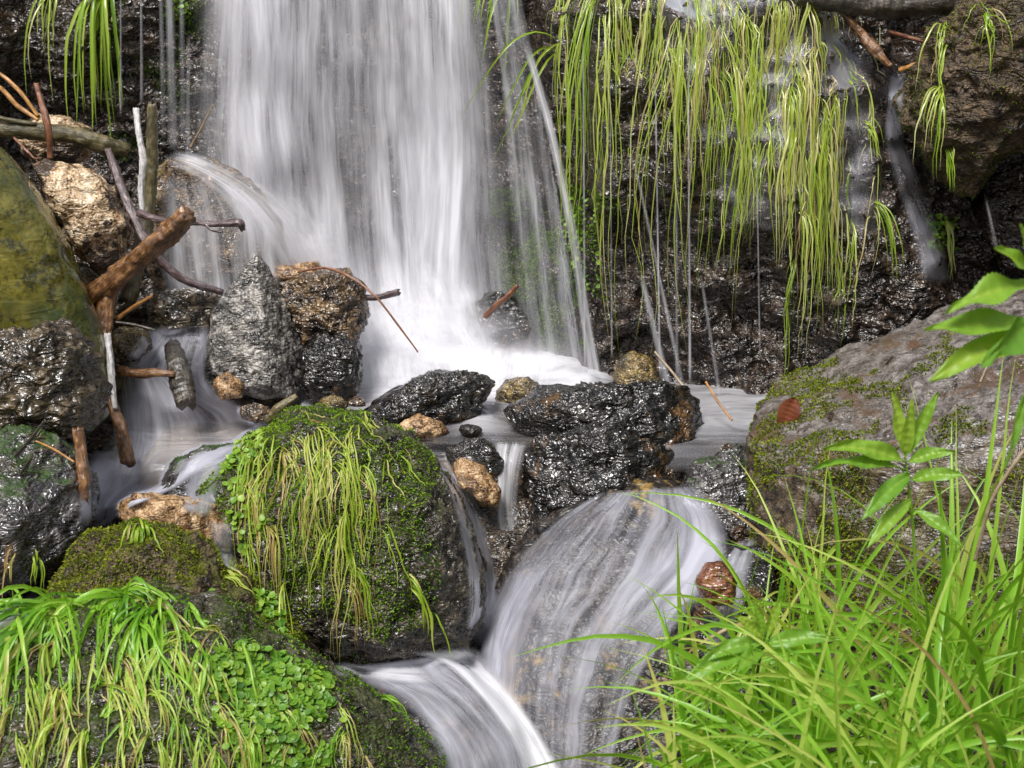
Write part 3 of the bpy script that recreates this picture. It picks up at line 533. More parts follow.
# ------------------------------------------------------------------ moving water
dg = bpy.context.evaluated_depsgraph_get()
def cast(px, py):
    out = np.full(np.shape(px), np.nan); fx, fy, fo = np.ravel(px), np.ravel(py), out.ravel()
    for i in range(len(fx)):
        d = ray(fx[i], fy[i]); hit, loc, nor, idx, ob, _ = SC.ray_cast(dg, Vector(CAM), Vector(d / np.linalg.norm(d)))
        if hit: fo[i] = loc[1]
    return fo.reshape(np.shape(px))
def blur(a, k, ax):
    ker = np.hanning(2 * k + 3)[1:-1]; ker /= ker.sum(); pad = [(0, 0)] * a.ndim; pad[ax] = (k, k)
    b = np.pad(a, pad, mode='edge'); return np.apply_along_axis(lambda r: np.convolve(r, ker, 'valid'), ax, b)
def water(name, Lp, Rp, mat, label, nu=40, nv=90, Y=None, off=0.014, dens=1.0, foam=0.0, film=1.0, eu=0.18, e0=0.08, e1=0.08, wob=0.0, smooth=6, seed=0, cat='water', kind=None, ragged=0.0, foamv=None, bow=0.0):
    """a sheet of running water between a left and a right bank line (picture px,py[,Y]); draped over what lies behind when no Y is given"""
    Lc, Rc = crom(Lp, nv), crom(Rp, nv); u = np.linspace(0, 1, nu)[:, None]; v = np.linspace(0, 1, nv)[None]
    G = Lc[None] * (1 - u[..., None]) + Rc[None] * u[..., None]
    px, py = G[..., 0], G[..., 1]
    if G.shape[2] > 2: YY = G[..., 2]
    elif Y is not None: YY = np.full(px.shape, float(Y))
    else:
        YY = cast(px, py); m = np.nanmedian(YY); YY = np.where(np.isnan(YY), m, YY)
        YY = np.clip(YY, np.percentile(YY, 1), np.percentile(YY, 99))
        sm = blur(blur(YY, smooth, 0), smooth, 1); YY = np.minimum(YY, sm) * 0.5 + sm * 0.5; YY = blur(blur(YY, 2, 0), 2, 1) - off
    W = P(px, py, YY)
    if wob or bow:
        q = np.stack([px / 60.0, py / 420.0, np.full(px.shape, seed * 5.1)], -1).reshape(-1, 3)
        W[..., 1] += (wob * fbm(q, 3)).reshape(px.shape) - bow * (4 * u * (1 - u))
    width = np.linalg.norm(W[-1] - W[0], axis=1).mean()
    ln = np.concatenate([[0], np.cumsum(np.linalg.norm(np.diff(W[nu // 2], axis=0), axis=1))])
    UV = np.stack([np.broadcast_to(u * width + seed * 3.3, px.shape), np.broadcast_to(ln[None] + seed * 1.7, px.shape)], -1).reshape(-1, 2)
    ed = sstep(0, eu, u) * sstep(0, eu, 1 - u); en = sstep(0, max(e0, 1e-3), v) * sstep(0, max(e1, 1e-3), 1 - v)
    if e0 == 0: en = en / np.maximum(sstep(0, 1e-3, v), 1e-6) if False else sstep(0, max(e1, 1e-3), 1 - v) * np.ones_like(v)
    m = ed * en
    if ragged:
        q = np.stack([u * 7 + 0 * v, 1.5 * v + 0 * u, np.full(px.shape, seed * 2.3)], -1).reshape(-1, 3)
        m = m * np.clip(1 + ragged * fbm(q, 3).reshape(px.shape) * 2, 0, 1.6)
    fo = foam * np.ones(px.shape) if foamv is None else np.interp(np.broadcast_to(v, px.shape), np.linspace(0, 1, len(foamv)), foamv)
    o = place(name, W.reshape(-1, 3), grid_faces(nu, nv), MATS[mat], uv=UV,
              attrs={'dens': (dens * m).ravel(), 'foam': (fo * m).ravel(), 'film': (film * m).ravel()})
    tag(o, label, cat, kind=kind or 'structure'); return o
WS = 'structure'
Lf = [(200, -215, 4.85), (192, -60, 4.52), (186, 40, 4.45), (180, 110, 4.43), (182, 175, 4.42), (190, 250, 4.38), (196, 320, 4.34), (200, 392, 4.30)]
Rf = [(485, -215, 4.85), (496, -60, 4.52), (506, 40, 4.45), (514, 110, 4.42), (520, 175, 4.40), (522, 250, 4.36), (530, 320, 4.30), (550, 392, 4.22)]
water('waterfall', Lf, Rf, 'falling_water', None, nu=120, nv=70, dens=1.05, eu=0.16, e0=0, e1=0.03, wob=0.05, seed=1, film=0.3, foamv=[0.12, .1, .05, .0, .08, .3, .5, .9], ragged=.55)
sh = lambda pts, dx, dY: [(a + dx, b, c + dY) for a, b, c in pts]
water('waterfall', sh(Lf, 14, 0.06), sh(Rf, -30, 0.06), 'falling_water', None, nu=90, nv=70, dens=0.85, eu=0.1, e0=0, e1=0.03, wob=0.06, seed=2, film=0.2, foamv=[0.0, 0.0, 0, 0, 0, .2, .5, .9], ragged=.5)
water('waterfall', [(395, -215, 4.8), (400, 0, 4.40), (405, 150, 4.36), (400, 280, 4.25), (390, 385, 4.14)], [(468, -215, 4.8), (476, 0, 4.40), (484, 150, 4.36), (478, 280, 4.25), (490, 385, 4.14)], 'falling_water', None, dens=0.9, foam=0.35, eu=0.3, e0=0, e1=0.05, seed=3, film=0.2, ragged=.4)
water('waterfall', [(210, -215, 4.8), (215, 0, 4.40), (215, 100, 4.38), (225, 185, 4.3)], [(260, -215, 4.8), (300, 0, 4.40), (310, 100, 4.38), (320, 190, 4.3)], 'falling_water', None, dens=0.75, foam=0.15, eu=0.35, e0=0, e1=0.2, seed=4, film=0.2, ragged=.4)
# thin veils right of the main fall
water('thin_waterfall', [(484, -215, 4.8), (488, -20, 4.40), (500, 90, 4.36), (508, 200, 4.32), (515, 300, 4.28), (520, 375, 4.22)], [(508, -215, 4.8), (520, -20, 4.36), (545, 90, 4.26), (560, 180, 4.2), (575, 280, 4.14), (592, 372, 4.1)], 'falling_water', None, dens=0.62, foam=0.02, eu=0.15, e0=0, e1=0.05, seed=5, wob=0.04, film=0.5, ragged=.6)
water('thin_waterfall', [(520, 40, 4.22), (545, 130, 4.17), (566, 230, 4.12), (580, 330, 4.08), (586, 380, 4.06)], [(530, 40, 4.22), (556, 130, 4.17), (578, 230, 4.12), (594, 330, 4.08), (604, 380, 4.06)], 'falling_water', None, nu=14, dens=0.9, foam=0.15, eu=0.3, e1=0.05, seed=6, film=0.3, ragged=.5)
strands = [(168, -60, 174, 150, 9, 4.42, .55), (160, -60, 164, 140, 5, 4.43, .3), (181, -60, 183, 140, 6, 4.45, .35), (121, -60, 121, 115, 2, 4.4, .5), (141, -60, 142, 105, 3, 4.4, .4), (189, 30, 188, 160, 5, 4.44, .3),
           (583, 20, 585, 375, 2.2, 4.0, .8), (632, 150, 684, 392, 4, 3.9, .5), (640, 270, 668, 388, 7, 3.86, .8), (655, 60, 660, 380, 2, 3.88, .7), (688, 40, 690, 385, 2.5, 3.86, .7), (700, 270, 722, 410, 4, 3.84, .35), (676, 120, 677, 390, 3, 3.9, .35),
           (985, 195, 996, 248, 4, 3.8, .7), (610, 60, 612, 360, 1.6, 3.95, .5), (756, 120, 760, 360, 1.6, 3.8, .4)]
for i, (x0, y0, x1, y1, w, yy, dn) in enumerate(strands):
    water('falling_strand', [(x0 - w / 2, y0, yy + .02), ((x0 + x1) / 2 - w * .6, (y0 + y1) / 2, yy), (x1 - w * .8, y1, yy)], [(x0 + w / 2, y0, yy + .02), ((x0 + x1) / 2 + w * .6, (y0 + y1) / 2, yy), (x1 + w * .8, y1, yy)],
          'falling_water', None, nu=7, nv=30, dens=dn * 1.1, foam=dn * 0.3, eu=0.4, e0=0.2, e1=0.05, seed=10 + i, film=0.3, bow=0.004)
# white water tumbling over the veiled rock, and the veil itself
water('white_cascade', [(158, 162, 4.06), (188, 176, 4.03), (214, 198, 4.02), (236, 232, 4.02), (250, 268, 4.05), (266, 310, 4.10), (285, 355, 4.12)], [(172, 148, 4.12), (205, 154, 4.08), (250, 172, 4.08), (295, 200, 4.10), (325, 240, 4.12), (345, 290, 4.14), (360, 345, 4.14)], 'falling_water', None, nu=36, dens=1.1, foam=0.42, eu=0.42, e0=.15, ragged=.6, seed=31, film=0.3)
water('veil', [(160, 170, 4.05), (155, 225, 4.02), (158, 270, 4.0), (165, 300, 3.98)], [(240, 182, 4.05), (278, 222, 4.03), (285, 262, 4.02), (285, 300, 4.0)], 'falling_water', None, dens=0.8, foam=0.08, eu=0.15, off=0.025, seed=32, film=0.8, ragged=.7)
# the film sliding down the jutting face and the runnel at its right
water('wet_film', [(630, -40), (650, 60), (690, 150), (715, 230)], [(830, -40), (870, 60), (890, 150), (890, 240)], 'sliding_water', None, nu=60, dens=0.55, foam=0, eu=0.2, off=0.008, seed=33, film=1.0, ragged=.8, smooth=2)
water('runnel', [(889, 72), (886, 105), (884, 140), (896, 190), (912, 240), (922, 285)], [(908, 70), (904, 105), (906, 140), (926, 190), (944, 240), (955, 285)], 'sliding_water', None, nu=20, dens=0.95, foam=0.1, eu=0.3, off=0.015, seed=34, film=1.2, smooth=4)
# pool under the fall
nxp, nyp = 170, 130
pxg, pyg = np.meshgrid(np.linspace(-0.95, 0.92, nxp), np.linspace(3.42, 4.55, nyp), indexing='ij')
spx, spy = proj(np.stack([pxg, pyg, 0 * pxg], -1).reshape(-1, 3)); spx = spx.reshape(pxg.shape); spy = spy.reshape(pxg.shape)
fm = 1 - sstep(378, 425, spy + 6 * fbm(np.stack([pxg * 6, pyg * 9, 0 * pxg], -1).reshape(-1, 3), 3).reshape(pxg.shape) * 2)
fm *= sstep(250, 330, spx) * (1 - sstep(585, 625, spx)) ; fm2 = 0.3 * sstep(640, 700, spx) * (1 - sstep(420, 450, spy))
lipf = 0.55 * np.exp(-((spx - 478) / 22.0) ** 2) * sstep(375, 395, spy) * (1 - sstep(420, 440, spy))
fm = np.maximum(np.maximum(fm, fm2), lipf)
zz = 0.0 + 0.035 * fm * (0.6 + fbm(np.stack([pxg * 7, pyg * 10, 0 * pxg + 3], -1).reshape(-1, 3), 4).reshape(pxg.shape)) + 0.004 * fbm(np.stack([pxg * 14, pyg * 30, 0 * pxg + 3], -1).reshape(-1, 3), 3).reshape(pxg.shape)
zz = zz - 0.05 * sstep(3.50, 3.42, pyg)
zz = np.where(spx < 300, zz - 0.03, zz)
edge = sstep(3.42, 3.47, pyg)
place('pool', np.stack([pxg, pyg, zz], -1).reshape(-1, 3), grid_faces(nxp, nyp), MATS['pool_water'], uv=np.stack([pyg * 1.3, pxg * 0.45], -1).reshape(-1, 2) * 1.0,
      attrs={'dens': ((0.38 + fm * 0.75) * edge).ravel(), 'foam': (fm * 1.15 * edge).ravel(), 'film': edge.ravel()})['kind'] = 'structure'
# left cascade, left pool, chute
water('cascade', [(150, 325), (128, 352), (116, 395), (110, 430), (92, 462), (88, 490)], [(212, 322), (210, 350), (213, 385), (262, 418), (262, 440), (215, 470)], 'sliding_water', None, nu=50, dens=1.15, foam=0.14, eu=0.12, off=0.02, seed=41, ragged=.5, film=1)
water('cascade', [(116, 370), (112, 410), (105, 450), (92, 480)], [(165, 362), (200, 400), (215, 440), (200, 478)], 'falling_water', None, nu=40, dens=0.8, foam=0.12, eu=0.2, off=0.04, seed=42, ragged=.6, film=.5)
water('white_pool', [(84, 450), (80, 475), (78, 505), (74, 530)], [(262, 440), (222, 462), (178, 488), (128, 510), (106, 532)], 'sliding_water', None, nu=40, dens=1.0, eu=0.15, off=0.03, seed=43, foamv=[.25, .6, .75, .4], smooth=9, e1=.3)
water('chute', [(-30, 618), (0, 606), (24, 592), (44, 572)], [(-30, 650), (6, 632), (36, 612), (58, 586)], 'sliding_water', None, nu=24, nv=50, dens=1.0, foam=.3, eu=0.35, off=0.02, e0=.1, e1=.3, seed=59)
water('spill', [(200, 450), (186, 470), (180, 495), (178, 512)], [(232, 452), (228, 470), (220, 495), (212, 520)], 'sliding_water', None, nu=16, nv=40, dens=0.9, foam=0.05, eu=0.3, off=0.012, seed=45)
water('spill', [(206, 520), (212, 545), (222, 565)], [(232, 522), (236, 550), (240, 575)], 'sliding_water', None, nu=16, nv=40, dens=0.8, foam=0.1, eu=0.3, off=0.012, seed=46)
# right flank of the round boulder, lip falls
water('film_stream', [(420, 445), (442, 480), (458, 530), (466, 580), (466, 650)], [(446, 452), (474, 490), (492, 545), (500, 600), (492, 655)], 'sliding_water', None, nu=20, dens=1.0, foam=0.08, eu=0.25, off=0.016, seed=47, ragged=.5)
water('lip_fall', [(492, 440, 3.47), (492, 470, 3.42), (494, 520, 3.39), (496, 560, 3.37)], [(530, 440, 3.47), (522, 470, 3.42), (520, 520, 3.39), (545, 565, 3.36)], 'falling_water', None, nu=22, nv=50, dens=0.85, foam=0.12, eu=0.25, seed=48, film=1, ragged=.7, bow=0.01)
water('lip_fall', [(430, 456), (450, 490), (468, 540)], [(446, 452), (462, 490), (486, 545)], 'falling_water', None, nu=14, nv=40, dens=0.7, foam=0.08, eu=0.3, off=0.02, seed=49, film=1, ragged=.5)
# main slide
water('slide', [(600, 492), (556, 520), (516, 560), (492, 608), (477, 664), (486, 725), (515, 810)], [(700, 484), (726, 520), (726, 554), (694, 602), (658, 652), (628, 710), (600, 830)], 'sliding_water', None, nu=120, nv=120, dens=0.95, eu=0.05, e0=0.02, e1=0.0, off=0.018, seed=51, foamv=[.06, .03, .03, .03, .0, .0, 0], film=.7, ragged=.9)
water('slide', [(664, 500), (668, 535), (640, 570), (585, 615), (540, 670)], [(694, 488), (722, 520), (728, 565), (690, 620), (640, 690)], 'sliding_water', None, nu=50, nv=80, dens=0.9, eu=0.3, e0=0.1, e1=0.3, off=0.034, seed=52, foamv=[0, .25, .6, .15, 0], film=.6, ragged=.4)
water('slide', [(512, 560), (492, 600), (478, 640), (476, 668)], [(560, 560), (530, 600), (512, 640), (505, 690)], 'sliding_water', None, nu=24, nv=60, dens=1.0, eu=0.3, e0=0.2, e1=0.1, off=0.03, seed=53, foamv=[.05, .25, .4, .5], film=.6, ragged=.4)
water('side_trickle', [(738, 540), (716, 575), (708, 620), (700, 660)], [(758, 535), (752, 570), (740, 620), (724, 655)], 'sliding_water', None, nu=24, nv=60, dens=1.0, foam=0.15, eu=0.25, off=0.02, seed=54, ragged=.5)
# white water joining at the bottom
water('lower_stream', [(336, 668), (352, 680), (395, 700), (430, 740), (450, 800)], [(470, 650), (492, 672), (520, 705), (548, 745), (575, 800)], 'sliding_water', None, nu=60, nv=80, dens=1.1, eu=0.12, e0=.08, e1=0, off=0.03, seed=55, foamv=[.45, .2, .08, .12, .2], film=1.2, ragged=.5)
water('lower_stream', [(400, 652), (440, 664), (478, 700), (510, 745), (530, 800)], [(480, 645), (498, 672), (526, 708), (552, 748), (578, 800)], 'falling_water', None, nu=30, nv=70, dens=1.1, eu=0.3, e0=.1, e1=0, off=0.055, seed=56, foam=.6, film=.4)
water('lower_stream', [(330, 660), (380, 664), (430, 664)], [(330, 676), (385, 682), (450, 690)], 'falling_water', None, nu=14, nv=40, dens=1.1, eu=0.4, e0=.2, e1=.3, off=0.05, seed=57, foam=.35, film=.4)

# spray hanging over the foot of the fall
V, F = ico(4); cc = P(430, 352, 4.16); sc_ = np.array([.46, .16, .19])
N = NT('spray'); tcn = N.n('TexCoord').outputs['Object']
rr_ = N.n('VectorMath', operation='LENGTH', ins={0: N.n('Mapping', ins={'Vector': tcn, 'Scale': tuple(1 / sc_)}).outputs[0]}).outputs['Value']
dn = N.math('MULTIPLY', N.mr(rr_, 1.0, 0.1), N.mr(N.noise(tcn, 9, 4, .6), 0.35, 0.68))
vs = N.n('VolumePrincipled', ins={'Color': (.95, .95, 1, 1), 'Density': N.math('MULTIPLY', dn, 5.0), 'Anisotropy': .2})
N.t.links.new(vs.outputs[0], N.out.inputs['Volume']); MATS['spray'] = N.m
spray = place('spray', V * sc_ + cc, F, MATS['spray'], base=cc); spray['kind'] = 'stuff'
spray['label'] = 'fine white spray over the foot of the waterfall'
SC.cycles.volume_bounces = 4; SC.cycles.volume_step_rate = 1.0; SC.cycles.volume_max_steps = 64

for i, (L_, R_, fo_) in enumerate([
    ([(250, 285, 4.2), (270, 330, 4.12), (290, 395, 4.02)], [(520, 300, 4.22), (540, 340, 4.12), (560, 400, 4.0)], .55),
    ([(290, 330, 4.12), (300, 362, 4.04), (310, 405, 3.96)], [(600, 335, 4.14), (600, 365, 4.05), (590, 398, 3.97)], .65),
    ([(225, 168, 4.12), (262, 225, 4.13), (285, 300, 4.12), (300, 392, 4.08)], [(330, 168, 4.2), (352, 225, 4.2), (372, 300, 4.18), (385, 392, 4.1)], .5),
    ([(360, 250, 4.28), (350, 300, 4.22), (330, 370, 4.1)], [(480, 255, 4.28), (500, 300, 4.2), (530, 375, 4.08)], .35)]):
    water('splash', L_, R_, 'splash_water', None, nu=60, nv=40, dens=1.0, foam=fo_, eu=0.4, e0=0.5, e1=0.3, seed=70 + i, film=0, ragged=.7, wob=.05)

rock('rock', [(694, 582), (706, 564), (724, 562), (737, 580), (732, 604), (706, 606)], 2.84, 0.045, 'red_stone', 'small rust-red stone poking out of the stream edge', seed=30, amp=0.006, freq=12, sub=5, step=.3, crinkle=.003)

# ------------------------------------------------------------------ moss: thousands of tiny fronds on the real surfaces
def fronds(name, parts, mat, label, size=(0.004, 0.010), wide=0.35, kind='stuff', cat='moss'):
    """parts: list of (points, normals, tint centre)"""
    p = np.vstack([a for a, b, t in parts]); n = np.vstack([b for a, b, t in parts]); t = np.concatenate([np.full(len(a), t) for a, b, t in parts])
    m = len(p); d = n * 0.8 + RNG.normal(size=(m, 3)) * 0.55 + np.array([0, -0.1, 0.35]); d /= np.linalg.norm(d, axis=1)[:, None]
    L = RNG.uniform(*size, m)[:, None]; s = np.cross(d, RNG.normal(size=(m, 3))); s /= np.linalg.norm(s, axis=1)[:, None] + 1e-9
    w = L * wide * 0.5; b = p - n * 0.001; mid = b + d * L * 0.55; tip = b + d * L + np.array([0, 0, -1]) * L * 0.25
    V = np.stack([b - s * w * .4, b + s * w * .4, mid + s * w, tip, mid - s * w], 1).reshape(-1, 3)
    k = np.arange(m)[:, None] * 5
    F4 = np.hstack([k, k + 1, k + 2, k + 4]); F3 = np.hstack([k + 4, k + 2, k + 3])
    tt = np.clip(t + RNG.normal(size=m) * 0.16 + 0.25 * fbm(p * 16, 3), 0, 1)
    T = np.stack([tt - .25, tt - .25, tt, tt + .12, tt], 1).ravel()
    o = place(name, V, [F4, F3], MATS[mat], attrs={'tint': np.clip(T, 0, 1)}, smooth=False)
    tag(o, label, cat if kind != 'stuff' else cat, kind=kind); return o
def S(o, n, poly=None, up=None, patch=None, t=0.5):
    a, b = samples(o, n, poly, up, None, patch); return (a, b, t)
cen, hump, mound, big, topr = rk['center'], rk['hump'], rk['mound'], rk['big'], rk['topr']
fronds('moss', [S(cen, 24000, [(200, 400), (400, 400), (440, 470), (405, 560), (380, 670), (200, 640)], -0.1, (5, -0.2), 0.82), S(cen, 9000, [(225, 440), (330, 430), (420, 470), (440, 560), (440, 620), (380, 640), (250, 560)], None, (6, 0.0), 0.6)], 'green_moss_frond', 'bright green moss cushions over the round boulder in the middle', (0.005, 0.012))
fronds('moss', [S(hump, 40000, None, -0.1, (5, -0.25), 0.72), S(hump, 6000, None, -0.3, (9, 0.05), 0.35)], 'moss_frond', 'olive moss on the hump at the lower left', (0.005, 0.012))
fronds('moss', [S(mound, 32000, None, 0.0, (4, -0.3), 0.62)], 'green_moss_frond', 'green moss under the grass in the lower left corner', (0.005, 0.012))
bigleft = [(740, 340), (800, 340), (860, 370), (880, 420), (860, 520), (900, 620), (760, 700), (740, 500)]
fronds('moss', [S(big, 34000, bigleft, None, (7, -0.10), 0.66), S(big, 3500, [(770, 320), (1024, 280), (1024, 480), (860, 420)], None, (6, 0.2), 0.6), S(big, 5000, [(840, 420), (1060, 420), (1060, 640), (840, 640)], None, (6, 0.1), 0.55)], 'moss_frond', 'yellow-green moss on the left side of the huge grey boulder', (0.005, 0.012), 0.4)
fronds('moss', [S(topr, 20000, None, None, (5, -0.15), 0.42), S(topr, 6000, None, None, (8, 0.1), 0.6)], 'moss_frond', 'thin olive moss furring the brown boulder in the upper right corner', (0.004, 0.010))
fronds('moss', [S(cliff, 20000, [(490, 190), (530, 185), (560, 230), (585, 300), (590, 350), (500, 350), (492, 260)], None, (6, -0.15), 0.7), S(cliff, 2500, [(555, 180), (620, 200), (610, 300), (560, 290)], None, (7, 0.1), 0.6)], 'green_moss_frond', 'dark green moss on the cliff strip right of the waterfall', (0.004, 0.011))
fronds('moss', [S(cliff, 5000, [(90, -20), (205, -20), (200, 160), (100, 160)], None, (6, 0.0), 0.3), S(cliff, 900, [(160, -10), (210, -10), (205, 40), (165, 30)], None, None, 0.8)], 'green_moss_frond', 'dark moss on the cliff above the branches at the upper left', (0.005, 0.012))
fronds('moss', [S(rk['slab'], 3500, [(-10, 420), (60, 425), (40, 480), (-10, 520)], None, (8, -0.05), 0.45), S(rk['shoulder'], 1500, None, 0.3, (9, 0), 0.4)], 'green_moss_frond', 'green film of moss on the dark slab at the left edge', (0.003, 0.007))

# round-leaved cress: clusters of small leaves
def cress(name, pts, nor, label, size=(0.005, 0.010), tint=0.6, lift=0.010, kind='stuff', mat='broad_leaf'):
    m = len(pts); n = nor + RNG.normal(size=(m, 3)) * 0.5 + np.array([0, -0.35, 0.5]); n /= np.linalg.norm(n, axis=1)[:, None]
    a = np.cross(n, RNG.normal(size=(m, 3))); a /= np.linalg.norm(a, axis=1)[:, None]; b = np.cross(n, a)
    r = RNG.uniform(*size, m)[:, None]; c = pts + nor * RNG.uniform(0.1, 1, m)[:, None] * lift
    ring = [c + (a * math.cos(t) * (1 + .15 * math.cos(3 * t)) + b * math.sin(t) * .9) * r + n * r * .25 for t in np.linspace(0, 2 * math.pi, 8)[:-1]]
    V = np.stack([c] + ring, 1).reshape(-1, 3); k = np.arange(m)[:, None] * 8
    F = np.vstack([np.hstack([k, k + 1 + i, k + 1 + (i + 1) % 7]) for i in range(7)])
    tt = np.clip(tint + RNG.normal(size=m) * .18, 0, 1); T = np.repeat(tt[:, None], 8, 1); T[:, 0] -= .12
    o = place(name, V, F, MATS[mat], attrs={'tint': np.clip(T, 0, 1).ravel()}); tag(o, label, 'plant', kind=kind); return o
a, b = samples(mound, 2600, [(205, 655), (240, 640), (330, 675), (345, 720), (320, 780), (250, 790), (215, 720)], None, None, (10, -0.25))
a2, b2 = samples(hump, 300, [(195, 590), (270, 590), (290, 640), (240, 650)], None, None, (12, 0.0))
cress('cress', np.vstack([a, a2]), np.vstack([b, b2]), 'small round-leaved cress in mats on the lower left mound')
a, b = samples(cen, 420, [(222, 440), (262, 430), (280, 500), (245, 560), (222, 500)], None, None, (10, -0.05))
cress('cress', a, b, 'small bright cress leaves at the left side of the round middle boulder', tint=0.8)
a, b = samples(cliff, 130, [(925, 215), (955, 215), (958, 250), (930, 250)]); a2, b2 = samples(cliff, 120, [(565, 195), (600, 195), (600, 300), (560, 280)]); a3, b3 = samples(cliff, 50, [(165, -5), (190, -5), (190, 25), (165, 20)])
cress('cress', np.vstack([a, a2, a3]), np.vstack([b, b2, b3]), 'tiny cress leaves rooted in the cliff face', tint=0.75, size=(.004, .008))

# ------------------------------------------------------------------ grass
def hang(su, px, py, n, sx, sy, Lpx_, mat_tint=0.5, w=(0.0035, 0.006), lean=0.0, out=0.5, seg=12, grav=0.35, wig=0.07, gap=0.008, Y=None, tv=0.14, lvar=(0.45, 1.1), per=5):
    """specs for n blades hanging from round picture point (px,py) on surface su"""
    specs = []; m = 0; pts = []
    nl = max(2, n // per); lk = RNG.integers(0, nl, n); cxk, cyk = RNG.normal(size=nl) * sx, RNG.normal(size=nl) * sy
    qx = px + cxk[lk] + RNG.normal(size=n) * 2.2; qy = py + cyk[lk] + RNG.normal(size=n) * 3.5
    LW = RNG.normal(size=(nl, seg, 3)) * wig * 1.5; LD = RNG.uniform(-.3, .3, nl); LT = RNG.normal(size=nl) * tv * .8
    for i in range(n):
        d = ray(qx[i], qy[i]); yy = None
        ok, loc, nor, idx = su.ray_cast(Vector(CAM) - su.location, Vector(d / np.linalg.norm(d)))
        if not ok:
            d = ray(px, py + 4); ok, loc, nor, idx = su.ray_cast(Vector(CAM) - su.location, Vector(d / np.linalg.norm(d)))
        if not ok: continue
        r = np.array(loc + su.location); nr = np.array(nor)
        sc = r[1] / FPX; L = Lpx_ * sc * rn(*lvar)
        dd = nr * out + np.array([lean + LD[lk[i]] + rn(-.1, .1), -0.25, rn(-0.2, 0.3)])
        dry = rn(0, 1) < .05
        specs.append((r - nr * .004, dd, L, rn(*w), grav, rn(.88, 1.0) if dry else mat_tint + LT[lk[i]] + float(RNG.normal()) * tv * .7, nr * .5 + np.array([0, -1, .2]), su, seg, (lean * .12, 0, 0), LW[lk[i]]))
    return specs
cl = []
#      px   py   n  sx  sy  L   tint
for (x, y, n, sx, sy, L, t, le) in [
    (552, -10, 26, 8, 12, 150, .55, .0), (566, 0, 26, 8, 15, 250, .5, .02), (578, 5, 22, 9, 20, 330, .5, .05), (592, 0, 14, 8, 15, 380, .55, .03), (610, 0, 34, 12, 16, 120, .6, 0), (640, 5, 40, 14, 20, 110, .65, 0), (618, 10, 12, 10, 15, 260, .55, .02),
    (655, 20, 30, 14, 24, 130, .6, 0), (672, 20, 26, 9, 24, 300, .5, .02), (684, 15, 24, 8, 24, 340, .5, .0), (700, 25, 40, 14, 25, 170, .62, 0), (716, 60, 30, 8, 20, 200, .5, .03), (735, 50, 40, 14, 25, 180, .6, .02), (728, 90, 18, 8, 16, 230, .45, .08),
    (700, -10, 60, 60, 18, 90, .7, 0), (760, -5, 60, 35, 18, 110, .7, 0), (760, 60, 46, 15, 25, 150, .65, .02), (785, 90, 44, 12, 25, 190, .62, .02), (792, 150, 44, 10, 25, 160, .6, .03), (800, 30, 34, 14, 25, 120, .65, .05), (818, 100, 40, 10, 22, 190, .6, .03), (830, 150, 34, 8, 20, 150, .58, .04), (838, 190, 24, 6, 16, 120, .55, .04),
    (808, 200, 26, 9, 18, 130, .55, .0), (790, 190, 20, 6, 16, 150, .5, .0), (650, -5, 50, 50, 14, 80, .72, 0), (720, 10, 50, 45, 20, 100, .7, 0), (838, 75, 14, 6, 10, 80, .5, .1), (745, 130, 16, 7, 14, 100, .5, 0)]:
    cl += hang(cliff, x + (20 if x < 600 else 6), y - (26 if y < 30 else 0), int(n * .6), sx * 1.0, sy * 1.5, L + (24 if y < 30 else 0), t, lean=le * .6, w=(0.0022, 0.0052), out=.18, gap=.006, grav=.9, tv=.2, wig=.12, per=4)
cl += hang(cliff, 745, 35, 330, 62, 42, 75, .78, w=(.0018, .004), out=.1, gap=.004, grav=.9, tv=.12, wig=.14, per=2)
cl += hang(cliff, 800, 150, 90, 26, 40, 80, .72, w=(.0018, .004), out=.1, gap=.004, grav=.9, tv=.12, wig=.14, per=2)
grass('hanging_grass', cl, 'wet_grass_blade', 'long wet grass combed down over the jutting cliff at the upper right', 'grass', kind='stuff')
def tuft(mat, label, sp, group=None): return grass('grass_tuft', sp, mat, label, 'grass tuft', group)
tuft('wet_grass_blade', 'broad bright grass blades hanging at the upper left, beside the thin falls', hang(cliff, 104, -12, 22, 4, 5, 175, .42, w=(.008, .014), out=1.2, grav=.5, wig=.03, lvar=(.5, 1)))
tuft('wet_grass_blade', 'a few thin grass blades hanging nearest the upper left corner', hang(cliff, 52, -14, 9, 4, 5, 115, .4, w=(.005, .009), out=1.2, lean=.2, grav=.4, wig=.03) )
tuft('wet_grass_blade', 'short green grass blades arching over the right edge of the main fall', hang(cliff, 512, -14, 9, 5, 4, 90, .4, w=(.006, .010), out=1.5, lean=-.5, grav=.35, wig=.03))
tuft('wet_grass_blade', 'bent grass blades reaching left from the cliff grass toward the waterfall', hang(cliff, 560, 50, 6, 4, 8, 130, .45, w=(.004, .008), out=1.8, lean=-1.0, grav=.3, wig=.04))
tuft('wet_grass_blade', 'little grass tuft on the wet face between the hanging grass and the runnel', hang(cliff, 862, 122, 9, 3, 3, 45, .5, w=(.003, .005), lean=.2))
for lab, args in [('low grass tuft left of the runnel, just above the huge grey boulder', (cliff, 874, 205, 12, 1.5, 3, 90)), ('small grass tuft on the wet rock right of the runnel among cress leaves', (cliff, 945, 225, 14, 2, 3, 60)),
                  ('thin blades trailing from the top left edge of the brown furred boulder', (topr, 946, 30, 10, 1.5, 6, 80)), ('longest pale blades trailing down the left flank of the brown furred boulder', (topr, 942, 85, 14, 1.5, 6, 90)),
                  ('short drooping blades highest up on the brown furred boulder', (topr, 984, 20, 12, 2, 5, 70)), ('tiny grass tuft at the lower left of the brown furred boulder', (topr, 950, 150, 8, 1, 2, 45))]:
    tuft('wet_grass_blade', lab, hang(*args, .5, w=(.003, .0055)))
